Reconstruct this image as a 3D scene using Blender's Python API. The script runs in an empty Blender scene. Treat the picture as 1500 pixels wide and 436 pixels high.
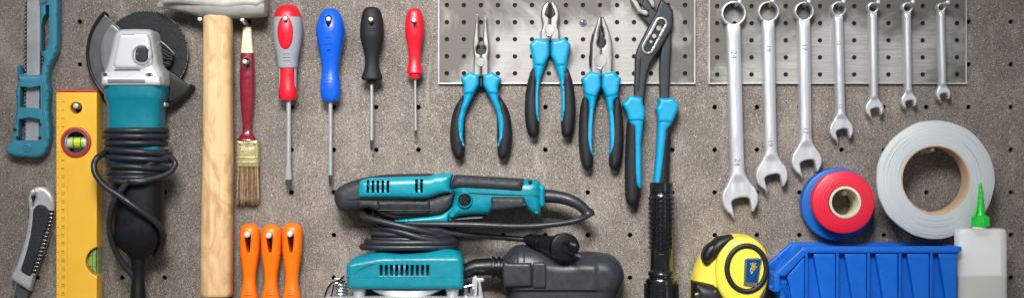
import bpy, bmesh, math, random
import numpy as np
from mathutils import Vector, geometry
random.seed(7)
# ------------------------------------------------------------------ scale
S = 0.00075            # metres per photograph pixel on the board
D = 2400.0             # camera distance, same units
CX, CY = 750.0, 218.0  # the lens axis
PI = math.pi
def K(d): return 1.0 - d / D
scene = bpy.context.scene
# ------------------------------------------------------------------ camera
cam = bpy.data.cameras.new("camera"); camo = bpy.data.objects.new("camera", cam)
scene.collection.objects.link(camo)
cam.sensor_width = 36.0; cam.lens = 36.0 * D / 1500.0
cam.clip_start = 0.05; cam.clip_end = 50
camo.location = (0, -D * S, 0); camo.rotation_euler = (PI / 2, 0, 0)
scene.camera = camo
# ------------------------------------------------------------------ light
wd = bpy.data.worlds.new("World"); scene.world = wd; wd.use_nodes = True
bg = wd.node_tree.nodes["Background"]
bg.inputs[0].default_value = (0.92, 0.96, 1.0, 1); bg.inputs[1].default_value = 0.18
def area(name, loc, aim, sx, sy, power, col=(1, 1, 1), spread=180):
    l = bpy.data.lights.new(name, 'AREA'); l.shape = 'RECTANGLE'; l.size = sx; l.size_y = sy
    l.energy = power; l.color = col; l.spread = math.radians(spread)
    o = bpy.data.objects.new(name, l); scene.collection.objects.link(o); o.location = loc
    o.rotation_euler = (Vector(aim) - Vector(loc)).to_track_quat('-Z', 'Y').to_euler()
    return o
area("key_softbox", (-0.75, -1.25, 0.95), (0.0, 0, -0.02), 0.32, 0.32, 6.9, (1.0, 0.985, 0.96))
area("centre_softbox", (-0.12, -1.35, 0.75), (0.0, 0, -0.03), 0.5, 0.35, 3.6, (1.0, 0.98, 0.955), 50)
area("fill_softbox", (1.1, -1.5, 0.3), (0.2, 0, 0.0), 0.6, 0.9, 1.7, (0.93, 0.97, 1.0))
scene.view_settings.view_transform = 'Standard'; scene.view_settings.look = 'None'
scene.view_settings.exposure = 0.0; scene.view_settings.gamma = 1.0
# ------------------------------------------------------------------ materials
def lin(r, g, b):
    f = lambda c: (c / 12.92 if c <= 0.04045 else ((c + 0.055) / 1.055) ** 2.4)
    return (f(r / 255), f(g / 255), f(b / 255))
class N:
    def __init__(s, name):
        s.m = bpy.data.materials.new(name); s.m.use_nodes = True
        s.t = s.m.node_tree; s.b = s.t.nodes["Principled BSDF"]; s.out = s.t.nodes["Material Output"]
        s.tc = s.t.nodes.new("ShaderNodeTexCoord")
    def n(s, typ, **kw):
        x = s.t.nodes.new(typ)
        for k, v in kw.items():
            if k in x.inputs.keys(): x.inputs[k].default_value = v
            else: setattr(x, k, v)
        return x
    def l(s, a, b): s.t.links.new(a, b)
    def mapping(s, scale=(1, 1, 1), rot=(0, 0, 0), loc=(0, 0, 0)):
        mp = s.n("ShaderNodeMapping"); s.l(s.tc.outputs["Object"], mp.inputs[0])
        mp.inputs["Scale"].default_value = scale; mp.inputs["Rotation"].default_value = rot
        mp.inputs["Location"].default_value = loc
        return mp.outputs[0]
    def noise(s, vec, scale, detail=2, rough=.5, dist=0):
        x = s.n("ShaderNodeTexNoise"); s.l(vec, x.inputs["Vector"])
        x.inputs["Scale"].default_value = scale; x.inputs["Detail"].default_value = detail
        x.inputs["Roughness"].default_value = rough; x.inputs["Distortion"].default_value = dist
        return x.outputs["Fac"]
    def ramp(s, fac, stops):
        x = s.n("ShaderNodeValToRGB"); s.l(fac, x.inputs[0]); e = x.color_ramp.elements
        while len(e) < len(stops): e.new(.5)
        for q, (p, c) in zip(e, stops):
            q.position = p; q.color = (c, c, c, 1) if not hasattr(c, '__len__') else (*c[:3], 1)
        return x.outputs[0]
    def mix(s, fac, a, b, mode='MIX'):
        x = s.n("ShaderNodeMix"); x.data_type = 'RGBA'; x.blend_type = mode
        for i, v in ((0, fac), (6, a), (7, b)):
            if hasattr(v, 'is_linked'): s.l(v, x.inputs[i])
            elif i == 0: x.inputs[0].default_value = v
            else: x.inputs[i].default_value = (*v[:3], 1)
        return x.outputs[2]
    def maprange(s, v, a, b, c, d):
        x = s.n("ShaderNodeMapRange"); s.l(v, x.inputs[0])
        for i, q in enumerate((a, b, c, d)): x.inputs[i + 1].default_value = q
        return x.outputs[0]
    def bump(s, h, strength=.3, dist=.001, normal=None):
        x = s.n("ShaderNodeBump"); s.l(h, x.inputs["Height"]); x.inputs["Strength"].default_value = strength
        x.inputs["Distance"].default_value = dist
        if normal: s.l(normal, x.inputs["Normal"])
        s.l(x.outputs[0], s.b.inputs["Normal"]); return x.outputs[0]
def pm(name, col, rough=.45, metal=0., var=.07, vscale=45, bump=.06, bscale=900, rvar=.1, coat=0., spec=.5, stretch=(1, 1, 1), alpha=1.):
    q = N(name); v = q.mapping(stretch)
    f = q.noise(v, vscale, 4, .6)
    a = tuple(max(0, c * (1 - 2 * var)) for c in col); b = tuple(min(1, c * (1 + 2 * var)) for c in col)
    q.l(q.mix(q.maprange(f, .3, .7, 0, 1), a, b), q.b.inputs["Base Color"])
    f2 = q.noise(v, vscale * 3.3, 3, .6)
    q.l(q.maprange(f2, .3, .7, max(.03, rough - rvar), min(1, rough + rvar)), q.b.inputs["Roughness"])
    q.b.inputs["Metallic"].default_value = metal
    q.b.inputs["Coat Weight"].default_value = coat; q.b.inputs["Coat Roughness"].default_value = .15
    q.b.inputs["Specular IOR Level"].default_value = spec
    if bump: q.bump(q.noise(v, bscale, 3, .6), bump, .0006)
    return q.m
MT = {}
def board_mat():
    q = N("speckled hardboard"); v = q.mapping()
    big = q.noise(v, 5, 5, .65, .5); mid = q.noise(v, 24, 5, .7, .4); fine = q.noise(v, 1100, 2, .8); fine2 = q.noise(v, 860, 3, .8)
    base = q.mix(q.maprange(big, .32, .68, 0, 1), lin(102, 96, 91), lin(156, 146, 137))
    base = q.mix(q.maprange(mid, .35, .68, 0, .75), base, lin(98, 90, 84))
    rub = q.noise(q.mapping((6, 1, 1.4), rot=(0, .5, 0)), 9, 5, .7, .8)
    base = q.mix(q.ramp(rub, [(.54, 0), (.72, .6)]), base, lin(174, 164, 154))
    dark = q.ramp(fine, [(.36, 1), (.52, 0)])
    base = q.mix(q.maprange(dark, 0, 1, 0, .66), base, lin(56, 51, 50))
    light = q.ramp(fine2, [(.52, 0), (.64, 1)])
    base = q.mix(q.maprange(light, 0, 1, 0, .44), base, lin(200, 190, 180))
    vo = q.n("ShaderNodeTexVoronoi"); q.l(v, vo.inputs["Vector"]); vo.inputs["Scale"].default_value = 1250
    cs = q.n("ShaderNodeSeparateColor"); q.l(vo.outputs["Color"], cs.inputs[0])
    base = q.mix(q.ramp(cs.outputs[0], [(.92, 0), (.94, .6)]), base, lin(204, 195, 186))
    base = q.mix(q.ramp(cs.outputs[1], [(.90, 0), (.92, .7)]), base, lin(44, 40, 40))
    q.l(base, q.b.inputs["Base Color"]); q.b.inputs["Roughness"].default_value = .72
    q.b.inputs["Specular IOR Level"].default_value = .25
    q.bump(fine, .25, .0006)
    return q.m
def plate_mat(name, dx, dz, seed, lo, hi):
    # worn galvanised sheet: brushed streaks, blotchy grey-brown darkening towards the top and sides
    q = N(name); v = q.mapping(loc=(seed, 0, 0))
    st = q.noise(q.mapping((20, 1, 420), loc=(seed, 0, 0)), 1, 5, .7)
    blot = q.noise(v, 9, 5, .65, .6); blot2 = q.noise(q.mapping((1, 1, 1), loc=(seed + 3, 0, 1)), 26, 5, .7, .4)
    scr = q.noise(q.mapping((160, 1, 9), rot=(0, .5, 0), loc=(seed, 0, 0)), 1, 3, .6)
    c = q.mix(q.maprange(st, .3, .7, 0, 1), lin(*lo), lin(*hi))
    c = q.mix(q.ramp(scr, [(.66, 0), (.74, .5)]), c, lin(206, 204, 200))
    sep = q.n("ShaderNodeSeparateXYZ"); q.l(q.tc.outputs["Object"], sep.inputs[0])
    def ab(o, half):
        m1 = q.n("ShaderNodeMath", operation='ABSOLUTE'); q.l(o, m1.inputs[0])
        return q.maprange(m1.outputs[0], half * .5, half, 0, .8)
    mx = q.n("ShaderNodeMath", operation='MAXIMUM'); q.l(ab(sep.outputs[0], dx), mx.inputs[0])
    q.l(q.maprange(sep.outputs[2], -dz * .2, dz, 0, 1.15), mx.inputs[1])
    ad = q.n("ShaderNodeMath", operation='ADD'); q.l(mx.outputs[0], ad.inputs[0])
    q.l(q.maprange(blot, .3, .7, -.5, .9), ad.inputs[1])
    edge_tone = q.ramp(ad.outputs[0], [(.35, 0), (.95, 1)])
    c = q.mix(q.maprange(edge_tone, 0, 1, 0, .82), c, lin(72, 65, 59))
    c = q.mix(q.ramp(blot2, [(.60, 0), (.72, .45)]), c, lin(122, 112, 104))
    q.l(c, q.b.inputs["Base Color"])
    q.b.inputs["Metallic"].default_value = .12
    q.l(q.maprange(st, .3, .7, .50, .66), q.b.inputs["Roughness"])
    q.bump(st, .12, .0004)
    return q.m
def wood_mat():
    q = N("pale ash wood")
    g = q.noise(q.mapping((120, 60, 3.2)), 1, 4, .6, .8); blot = q.noise(q.mapping((46, 10, 20), rot=(0, .75, 0)), 1, 4, .6, 1.6)
    fine = q.noise(q.mapping((700, 300, 14)), 1, 3, .6)
    c = q.mix(q.maprange(g, .3, .7, 0, 1), lin(232, 200, 154), lin(212, 172, 122))
    c = q.mix(q.ramp(blot, [(.46, 0), (.66, .66)]), c, lin(172, 124, 78))
    c = q.mix(q.ramp(fine, [(.58, 0), (.72, .4)]), c, lin(160, 116, 74))
    q.l(c, q.b.inputs["Base Color"]); q.b.inputs["Roughness"].default_value = .55; q.bump(fine, .15, .0005)
    return q.m
def tape_mat(name, col, ringcol, amp, rough):
    q = N(name); sep = q.n("ShaderNodeSeparateXYZ"); q.l(q.tc.outputs["Object"], sep.inputs[0])
    cb = q.n("ShaderNodeCombineXYZ"); q.l(sep.outputs[0], cb.inputs[0]); q.l(sep.outputs[2], cb.inputs[1])
    ln = q.n("ShaderNodeVectorMath", operation='LENGTH'); q.l(cb.outputs[0], ln.inputs[0])
    wv = q.n("ShaderNodeTexNoise", noise_dimensions='1D'); q.l(ln.outputs["Value"], wv.inputs["W"])
    wv.inputs["Scale"].default_value = 620; wv.inputs["Detail"].default_value = 4
    f = q.noise(q.mapping(), 30, 4, .6)
    c = q.mix(q.maprange(wv.outputs["Fac"], .35, .65, 0, amp), col, ringcol)
    c = q.mix(q.ramp(f, [(.5, 0), (.7, .3)]), c, tuple(x * .88 for x in col))
    q.l(c, q.b.inputs["Base Color"]); q.b.inputs["Roughness"].default_value = rough
    q.bump(wv.outputs["Fac"], .25, .0008)
    return q.m
def build_mats():
    P = pm
    MT.update(dict(
        board=board_mat(),
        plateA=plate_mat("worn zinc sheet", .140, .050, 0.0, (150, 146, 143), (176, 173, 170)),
        plateB=plate_mat("dark-topped zinc sheet", .141, .050, 4.3, (142, 140, 138), (182, 180, 178)),
        wood=wood_mat(),
        void=P("hole shade black", (.012, .011, .010), .9, bump=0),
        shelf=P("shelf board", lin(120, 110, 100), .7),
        teal=P("teal plastic", lin(2, 124, 142), .36, var=.04, bump=.05, bscale=1500),
        tealb=P("bright teal plastic", lin(4, 138, 156), .36, var=.04, bump=.05, bscale=1500),
        sawblue=P("blue teal plastic", lin(52, 132, 156), .42, var=.06, bump=.06),
        cyan=P("cyan rubber", lin(0, 146, 188), .40, var=.03, bump=.05),
        rubber=P("black rubber grip", lin(25, 27, 31), .60, spec=.35, var=.12, bump=.10, bscale=1400),
        blackp=P("black plastic", lin(16, 18, 22), .40, spec=.4, var=.10, bump=.08),
        cord=P("black cable sheath", lin(36, 39, 46), .42, spec=.5, var=.10, bump=.05),
        handleblk=P("matt black housing", lin(15, 18, 23), .44, spec=.4, var=.10, bump=.12, bscale=1700),
        gripgrey=P("charcoal rubber", lin(44, 47, 51), .58, spec=.35, var=.08, bump=.10, bscale=1500),
        slot=P("dark slot", (.008, .012, .014), .7, bump=0),
        alu=P("cast aluminium", lin(226, 228, 231), .33, .35, rvar=0, var=0, bump=0),
        steel=P("satin chrome", lin(214, 217, 222), .38, .6, var=.05, bump=.05, bscale=900, stretch=(1, 1, .2)),
        chrome=P("bright chrome", lin(214, 216, 220), .18, .95, var=.05, bump=.03),
        shaft=P("polished steel shaft", lin(206, 206, 208), .3, .6, var=.02, rvar=.03, bump=0),
        tip=P("darkened steel tip", lin(96, 96, 104), .36, .8),
        pliers=P("ground steel", lin(146, 145, 143), .38, .78, var=.08, bump=.10, stretch=(1, 1, .3)),
        gunmetal=P("phosphated steel", lin(52, 55, 59), .46, .55, var=.10, bump=.10),
        darksteel=P("blackened steel", lin(46, 46, 48), .4, .6),
        pegzinc=P('zinc plated peg', lin(226, 225, 219), .32, .35), boxgrey=P('dark grey plastic', lin(44, 47, 53), .40, var=.1, bump=.08, spec=.45),
        guardl=P('pale guard steel', lin(124, 127, 130), .4, .4), deepblack=P('deep black plastic', (.004, .005, .008), .3),
        hammer=P("forged hammer steel", lin(182, 181, 175), .46, .35, var=.08, vscale=60, bump=.2, bscale=420),
        disc=P("abrasive disc", lin(34, 36, 38), .8, var=.3, vscale=420, bump=.5, bscale=600),
        guard=P("grey guard steel", lin(92, 95, 98), .42, .45, var=.08),
        guardrim=P("black guard rim", lin(14, 14, 15), .45),
        yellow=P("yellow lacquer", lin(255, 196, 62), .38, var=.04, vscale=14, bump=.03, coat=.15),
        redcap=P("orange red plastic", lin(206, 62, 28), .5),
        ringred=P("red vial ring", lin(190, 52, 46), .4),
        vial=P("yellow green vial", lin(196, 224, 60), .12, var=.1, coat=.6),
        vialend=P("clear vial", lin(206, 214, 196), .15, coat=.5),
        vialgreen=P("green vial", lin(150, 186, 100), .15, var=.08, coat=.6),
        ink=P("grey print", lin(120, 92, 62), .6), inkw=P("white print", lin(226, 226, 218), .6), milk=P("milky plastic", lin(250, 252, 253), .5), engr=P("stamped shade", lin(122, 124, 128), .5, .4), sawgrey=P("grey coated blade", lin(164, 168, 173), .40, .2),
        knife=P("cast zinc", lin(208, 210, 214), .34, .45, var=.05, bump=.08),
        knifegrip=P("dark grip inlay", lin(38, 40, 44), .65, bump=.5, bscale=500),
        cream=P("cream lacquer", lin(246, 222, 188), .3, coat=.3), maroon=P("maroon lacquer", lin(128, 24, 46), .28, var=.05, coat=.5),
        brass=P("brassed tin", lin(204, 192, 138), .3, .6, var=.06), brassl=P("bright brassed tin", lin(238, 230, 190), .22, .8),
        bristle=P("brown bristle", lin(126, 100, 76), .7, var=.25, vscale=300), bristle2=P("pale bristle", lin(188, 160, 126), .7, var=.2, vscale=300),
        red=P("red plastic", lin(214, 22, 44), .34, var=.04, bump=.05), reddk=P("dark red plastic", lin(176, 26, 42), .36, var=.04),
        greyp=P("grey rubber", lin(150, 155, 162), .5, var=.05), blue=P("blue plastic", lin(10, 88, 204), .34, var=.04, bump=.05),
        orange=P("orange plastic", lin(248, 116, 10), .34, var=.04, bump=.05),
        flash=P("black anodised", lin(16, 17, 19), .2, .0, var=.1, bump=.03, coat=.8),
        tyellow=P("yellow abs", lin(240, 222, 78), .34, var=.03, bump=.04), tblack=P("black overmould", lin(22, 21, 24), .5, bump=.2, bscale=1200),
        tapelabel=P("blue foil label", lin(20, 78, 130), .25, .3, var=.2, vscale=90), gold=P("gold print", lin(200, 170, 60), .35, .5),
        binblue=P("blue polypropylene", lin(0, 96, 198), .40, spec=.4, var=.04, vscale=25, bump=.05),
        bluetape=tape_mat("blue tape", lin(0, 104, 196), lin(0, 80, 160), .5, .4), redtape=tape_mat("red tape", lin(228, 34, 62), lin(196, 22, 48), .5, .38),
        greytape=tape_mat("silver cloth tape", lin(198, 204, 208), lin(180, 186, 191), .6, .45),
        card=P("cardboard core", lin(196, 166, 136), .8, var=.06), core=P("white cardboard core", lin(214, 208, 186), .75),
        green=P("green plastic", lin(30, 200, 60), .34, var=.05), sand=P("bright pressed metal", lin(186, 188, 190), .36, .55, var=.04),
        liquid=P("cloudy liquid", lin(124, 120, 84), .5, var=.03, bump=0),
    ))
    q = N("translucent bottle"); b = q.b
    b.inputs["Base Color"].default_value = (*lin(248, 251, 253), 1); b.inputs["Roughness"].default_value = .38
    b.inputs["Subsurface Weight"].default_value = .4; b.inputs["Subsurface Radius"].default_value = (.02, .02, .02)
    b.inputs["Subsurface Scale"].default_value = .5
    tr = q.n("ShaderNodeBsdfTransparent"); mx = q.n("ShaderNodeMixShader"); mx.inputs[0].default_value = .50
    q.l(b.outputs[0], mx.inputs[1]); q.l(tr.outputs[0], mx.inputs[2]); q.l(mx.outputs[0], q.out.inputs[0])
    q.bump(q.noise(q.mapping(), 60, 2), .05, .001)
    MT['bottle'] = q.m
build_mats()
# ------------------------------------------------------------------ mesh helpers (photo-plane units: x right, y down, d towards the viewer)
def cr(pts, n=6, closed=True):
    P = [np.array(p, float) for p in pts]; out = []; L = len(P)
    for i in range(L if closed else L - 1):
        if closed: p0, p1, p2, p3 = P[i - 1], P[i], P[(i + 1) % L], P[(i + 2) % L]
        else: p0, p1, p2, p3 = P[max(i - 1, 0)], P[i], P[i + 1], P[min(i + 2, L - 1)]
        for j in range(n):
            t = j / n
            out.append(tuple(.5 * (2 * p1 + (p2 - p0) * t + (2 * p0 - 5 * p1 + 4 * p2 - p3) * t * t + (3 * p1 - p0 - 3 * p2 + p3) * t ** 3)))
    if not closed: out.append(tuple(P[-1]))
    return out
def rnd(pts, r=3, n=4):
    """round the corners of a polygon"""
    out = []; L = len(pts)
    for i in range(L):
        p0, p, p1 = (np.array(pts[j % L][:2], float) for j in (i - 1, i, i + 1))
        a = p0 - p; b = p1 - p; la = np.linalg.norm(a); lb = np.linalg.norm(b)
        rr = min(r, la * .45, lb * .45); A = p + a / la * rr; B = p + b / lb * rr
        for j in range(n + 1):
            t = j / n; out.append(tuple((1 - t) ** 2 * A + 2 * t * (1 - t) * p + t * t * B))
    return out
def circ(x, y, rx, ry=None, n=28, a0=0, a1=2 * PI):
    ry = rx if ry is None else ry
    return [(x + rx * math.cos(a0 + (a1 - a0) * i / n), y + ry * math.sin(a0 + (a1 - a0) * i / n)) for i in range(n)]
def rect(x0, x1, y0, y1): return [(x0, y0), (x1, y0), (x1, y1), (x0, y1)]
def mir(pts, ax): return [(2 * ax - p[0],) + tuple(p[1:]) for p in pts][::-1]
def dens(poly, step):
    out = []; L = len(poly)
    for i in range(L):
        a = np.array(poly[i][:2]); b = np.array(poly[(i + 1) % L][:2]); d = np.linalg.norm(b - a)
        if d < 1e-6: continue
        n = max(1, int(round(d / step)))
        for j in range(n): out.append(tuple(a + (b - a) * j / n))
    return out
def pdist(P, polys):
    P = np.asarray(P, float); best = np.full(len(P), 1e9)
    for poly in polys:
        A = np.array(poly); B = np.roll(A, -1, 0)
        for a, b in zip(A, B):
            ab = b - a; q = max(ab @ ab, 1e-9)
            t = np.clip(((P - a) @ ab) / q, 0, 1)
            best = np.minimum(best, np.hypot(*(P - a - t[:, None] * ab).T))
    return best
def inside(P, polys):
    P = np.asarray(P, float); c = np.zeros(len(P), bool); x, y = P[:, 0], P[:, 1]
    for poly in polys:
        A = np.array(poly); B = np.roll(A, -1, 0)
        for (x0, y0), (x1, y1) in zip(A, B):
            if y0 == y1: continue
            k = ((y0 > y) != (y1 > y)) & (x < (x1 - x0) * (y - y0) / (y1 - y0) + x0); c ^= k
    return c
class M:
    def __init__(s): s.v = []; s.f = []
    def add(s, v, f):
        o = len(s.v); s.v += [tuple(map(float, q)) for q in v]; s.f += [tuple(i + o for i in q) for q in f]; return s
    def puff(s, outline, d0, d1, r=3., holes=(), step=None, rh=None, hf=None, both=False, hb=.8):
        """solid plate with the outline and a rounded-over front edge (and back, when both)"""
        outline = [p[:2] for p in outline]
        bb = np.array(outline); size = max(bb.max(0) - bb.min(0))
        step = step or max(1.2, min(4., size / 40))
        poly = dens(outline, step); hs = [dens([p[:2] for p in h], step) for h in holes]
        rh = min(r, d1 - d0) if rh is None else rh
        pts = []
        A = np.array(poly); T = np.roll(A, -1, 0) - np.roll(A, 1, 0); T /= np.maximum(np.linalg.norm(T, axis=1), 1e-9)[:, None]
        Nn = np.stack([-T[:, 1], T[:, 0]], 1)
        test = inside(A + Nn * .01, [poly]).mean()
        if test < .5: Nn = -Nn
        polys = [poly] + hs
        for fr in (.08, .28, .6, 1.0):
            off = r * fr
            if off < .25: continue
            C = A + Nn * off; dd = pdist(C, [poly]); ok = (dd > off * .97) & inside(C, polys)
            if hs: ok &= pdist(C, hs) > .6
            C = C[ok]; keep = []
            for p in C:
                if not keep or np.hypot(*(p - keep[-1])) > step * .6: keep.append(p)
            pts += [tuple(p) for p in keep]
        gs = max(step * 1.5, size / 60) if not hf else step
        lo, hi = bb.min(0), bb.max(0)
        gx, gy = np.meshgrid(np.arange(lo[0] + gs / 2, hi[0], gs), np.arange(lo[1] + gs / 2, hi[1], gs))
        G = np.stack([gx.ravel(), gy.ravel()], 1)
        if len(G):
            G = G[inside(G, polys)]
            if len(G): G = G[pdist(G, [poly]) > (r * 1.15 if not hf else .8)]
            if len(G) and hs: G = G[pdist(G, hs) > max(.8, hb)]
            pts += [tuple(p) for p in G]
        for h in hs:
            H = np.array(h); c = H.mean(0)
            if hb > .3: pts += [tuple(c + (p - c) * (1 + hb / max(np.hypot(*(p - c)), .1))) for p in H]
        V = list(poly); E = [(i, (i + 1) % len(poly)) for i in range(len(poly))]
        for h in hs:
            o = len(V); V += h; E += [(o + i, o + (i + 1) % len(h)) for i in range(len(h))]
        nb = len(V); V += pts
        res = geometry.delaunay_2d_cdt([Vector(p) for p in V], E, [], 0, 1e-4)
        ov, of, orig = res[0], res[2], res[3]
        P = np.array([(p.x, p.y) for p in ov])
        t = pdist(P, [poly]); u = np.clip(1 - t / r, 0, 1)
        z = d1 - rh * (1 - np.sqrt(np.maximum(0, 1 - u * u)))
        if hs and hb > .3:
            th = pdist(P, hs); uh = np.clip(1 - th / hb, 0, 1); z = z - hb * .8 * (1 - np.sqrt(1 - uh * uh))
        if hf: z = z + np.array([hf(x, y, tt) for (x, y), tt in zip(P, t)])
        tri = [tuple(f) for f in of]; cen = np.array([P[list(f)].mean(0) for f in tri])
        ins = inside(cen, polys); tri = [f for f, k in zip(tri, ins) if k]
        n = len(P); back = (2 * d0 - z) if both else np.full(n, d0)
        s_v = [(x, y, zz) for (x, y), zz in zip(P, z)] + [(x, y, zz) for (x, y), zz in zip(P, back)]
        s_f = list(tri) + [tuple(i + n for i in f[::-1]) for f in tri]
        cnt = {}
        for f in tri:
            for i in range(len(f)):
                a, b = f[i], f[(i + 1) % len(f)]; cnt[(a, b)] = 1
        for (a, b) in cnt:
            if (b, a) not in cnt: s_f.append((b, a, a + n, b + n))
        return s.add(s_v, s_f)
    def box(s, x0, x1, y0, y1, d0, d1, r=.8): return s.puff(rect(x0, x1, y0, y1), d0, d1, min(r, (x1 - x0) * .4, (y1 - y0) * .4), step=max(1.5, max(x1 - x0, y1 - y0) / 8))
    def sweep(s, pts, n=20, ex=2., caps=True, closed=False):
        """elliptical or superelliptical section along a path of (x, y, d, half width in plane, half depth)"""
        P = np.array([p[:3] for p in pts], float); L = len(P); v = []; f = []
        prev = None
        for i in range(L):
            a = P[(i - 1) % L] if closed else P[max(i - 1, 0)]; b = P[(i + 1) % L] if closed else P[min(i + 1, L - 1)]
            t = b - a; t /= max(np.linalg.norm(t), 1e-9)
            if prev is None:
                sd = np.cross(t, (0, 0, 1.)); 
                if np.linalg.norm(sd) < .2: sd = np.cross(t, (0, 1., 0))
            else: sd = prev - t * (prev @ t)
            sd /= np.linalg.norm(sd); prev = sd; up = np.cross(sd, t)
            rw = pts[i][3]; rd = pts[i][4] if len(pts[i]) > 4 else rw
            for j in range(n):
                c, q = math.cos(2 * PI * j / n), math.sin(2 * PI * j / n)
                c = math.copysign(abs(c) ** (2 / ex), c); q = math.copysign(abs(q) ** (2 / ex), q)
                v.append(P[i] + sd * rw * c + up * rd * q)
        for i in range(L if closed else L - 1):
            for j in range(n):
                k = (j + 1) % n; i2 = (i + 1) % L
                f.append((i * n + j, i * n + k, i2 * n + k, i2 * n + j))
        if caps and not closed:
            f.append(tuple(range(n))); f.append(tuple((L - 1) * n + j for j in range(n))[::-1])
        return s.add(v, f)
    def tube(s, pts, r, sub=8, n=12, endr=True):
        q = cr([p[:3] for p in pts], sub, False)
        return s.sweep([(*p, r) for p in q], n)
    def lathe(s, x, prof, dc, n=28, ex=2., flat=1., sub=0, xs=None):
        """about a vertical axis: prof = (y, half width)"""
        if sub: prof = cr(prof, sub, False)
        return s.sweep([(x if xs is None else xs(y), y, dc, max(w, .05), max(w, .05) * flat) for y, w in prof], n, ex)
    def spin(s, x, y, prof, n=32, closed=False, sx=1., sy=1., wob=0.):
        """about a line towards the viewer: prof = (r, d)"""
        v = []; f = []; L = len(prof)
        for r, d in prof:
            for j in range(n):
                a = 2 * PI * j / n; rr = r * (1 + wob * math.sin(a * 5 + 1) * .5 + wob * math.sin(a * 11 + 2) * .4)
                v.append((x + rr * sx * math.cos(a), y + rr * sy * math.sin(a), d))
        for i in range(L if closed else L - 1):
            for j in range(n):
                k = (j + 1) % n; i2 = (i + 1) % L; f.append((i * n + j, i * n + k, i2 * n + k, i2 * n + j))
        if not closed:
            if prof[0][0] > .01: f.append(tuple(range(n))[::-1])
            if prof[-1][0] > .01: f.append(tuple((L - 1) * n + j for j in range(n)))
        return s.add(v, f)
    def text(s, txt, x, y, d, size, rot=0., ext=.25):
        cu = bpy.data.curves.new("lettering", 'FONT'); cu.body = txt; cu.size = size; cu.extrude = ext
        cu.align_x = 'CENTER'; cu.align_y = 'CENTER'; cu.resolution_u = 3
        o = bpy.data.objects.new("lettering", cu); scene.collection.objects.link(o)
        dg = bpy.context.evaluated_depsgraph_get(); me = bpy.data.meshes.new_from_object(o.evaluated_get(dg))
        c, q = math.cos(rot), math.sin(rot)
        s.add([(x + p.co.x * c - p.co.y * q, y - (p.co.x * q + p.co.y * c), d + p.co.z) for p in me.vertices], [tuple(p.vertices) for p in me.polygons])
        bpy.data.objects.remove(o); bpy.data.curves.remove(cu); bpy.data.meshes.remove(me); return s
    def build(s, name, mat, parent=None, k=1., org=None, ang=38, cuts=()):
        if parent is not None:
            root = parent
            while root.parent is not None: root = root.parent
            k = root['_k']; org = tuple(root.location)
        org = Vector(org) if org is not None else Vector((0, 0, 0))
        me = bpy.data.meshes.new(name)
        V = [(((x - CX) * k * S) - org.x, -d * S - org.y, ((CY - y) * k * S) - org.z) for x, y, d in s.v]
        me.from_pydata(V, [], s.f); bm = bmesh.new(); bm.from_mesh(me)
        bmesh.ops.remove_doubles(bm, verts=bm.verts, dist=1e-7)
        bmesh.ops.recalc_face_normals(bm, faces=bm.faces); bm.to_mesh(me); bm.free()
        o = bpy.data.objects.new(name, me); scene.collection.objects.link(o)
        me.materials.append(MT[mat])
        if parent is not None: o.parent = parent
        else: o.location = org
        for c in cuts:
            cm = c.build("cutter", mat, None, k, (0, 0, 0)); cm.location = (0, 0, 0) if parent is not None else org
            cm.data.transform(__import__('mathutils').Matrix.Translation(-org))
            par = o.parent; o.parent = None
            md = o.modifiers.new("cut", 'BOOLEAN'); md.operation = 'DIFFERENCE'; md.solver = 'EXACT'; md.object = cm
            if par is None: cm.location = org
            dg = bpy.context.evaluated_depsgraph_get(); dg.update(); nm = bpy.data.meshes.new_from_object(o.evaluated_get(dg))
            o.modifiers.clear(); old = o.data; o.data = nm; nm.name = name; bpy.data.meshes.remove(old); bpy.data.objects.remove(cm)
            if par is not None: o.parent = par
        for p in o.data.polygons: p.use_smooth = True
        o.data.set_sharp_from_angle(angle=math.radians(ang))
        return o
def thing(name, label, cat, px, py, dref, group=None, d=0):
    o = bpy.data.objects.new(name, None); scene.collection.objects.link(o); o.empty_display_size = .01
    k = K(dref); o.location = ((px - CX) * k * S, -d * S, (CY - py) * k * S)
    o['label'] = label; o['category'] = cat; o['_k'] = k
    if group: o['group'] = group
    return o
def tag(o, label, cat, group=None):
    o['label'] = label; o['category'] = cat
    if group: o['group'] = group
    return o
def ybot(dref): return CY + 252. / K(dref)      # the shelf top, seen at this depth
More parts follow.
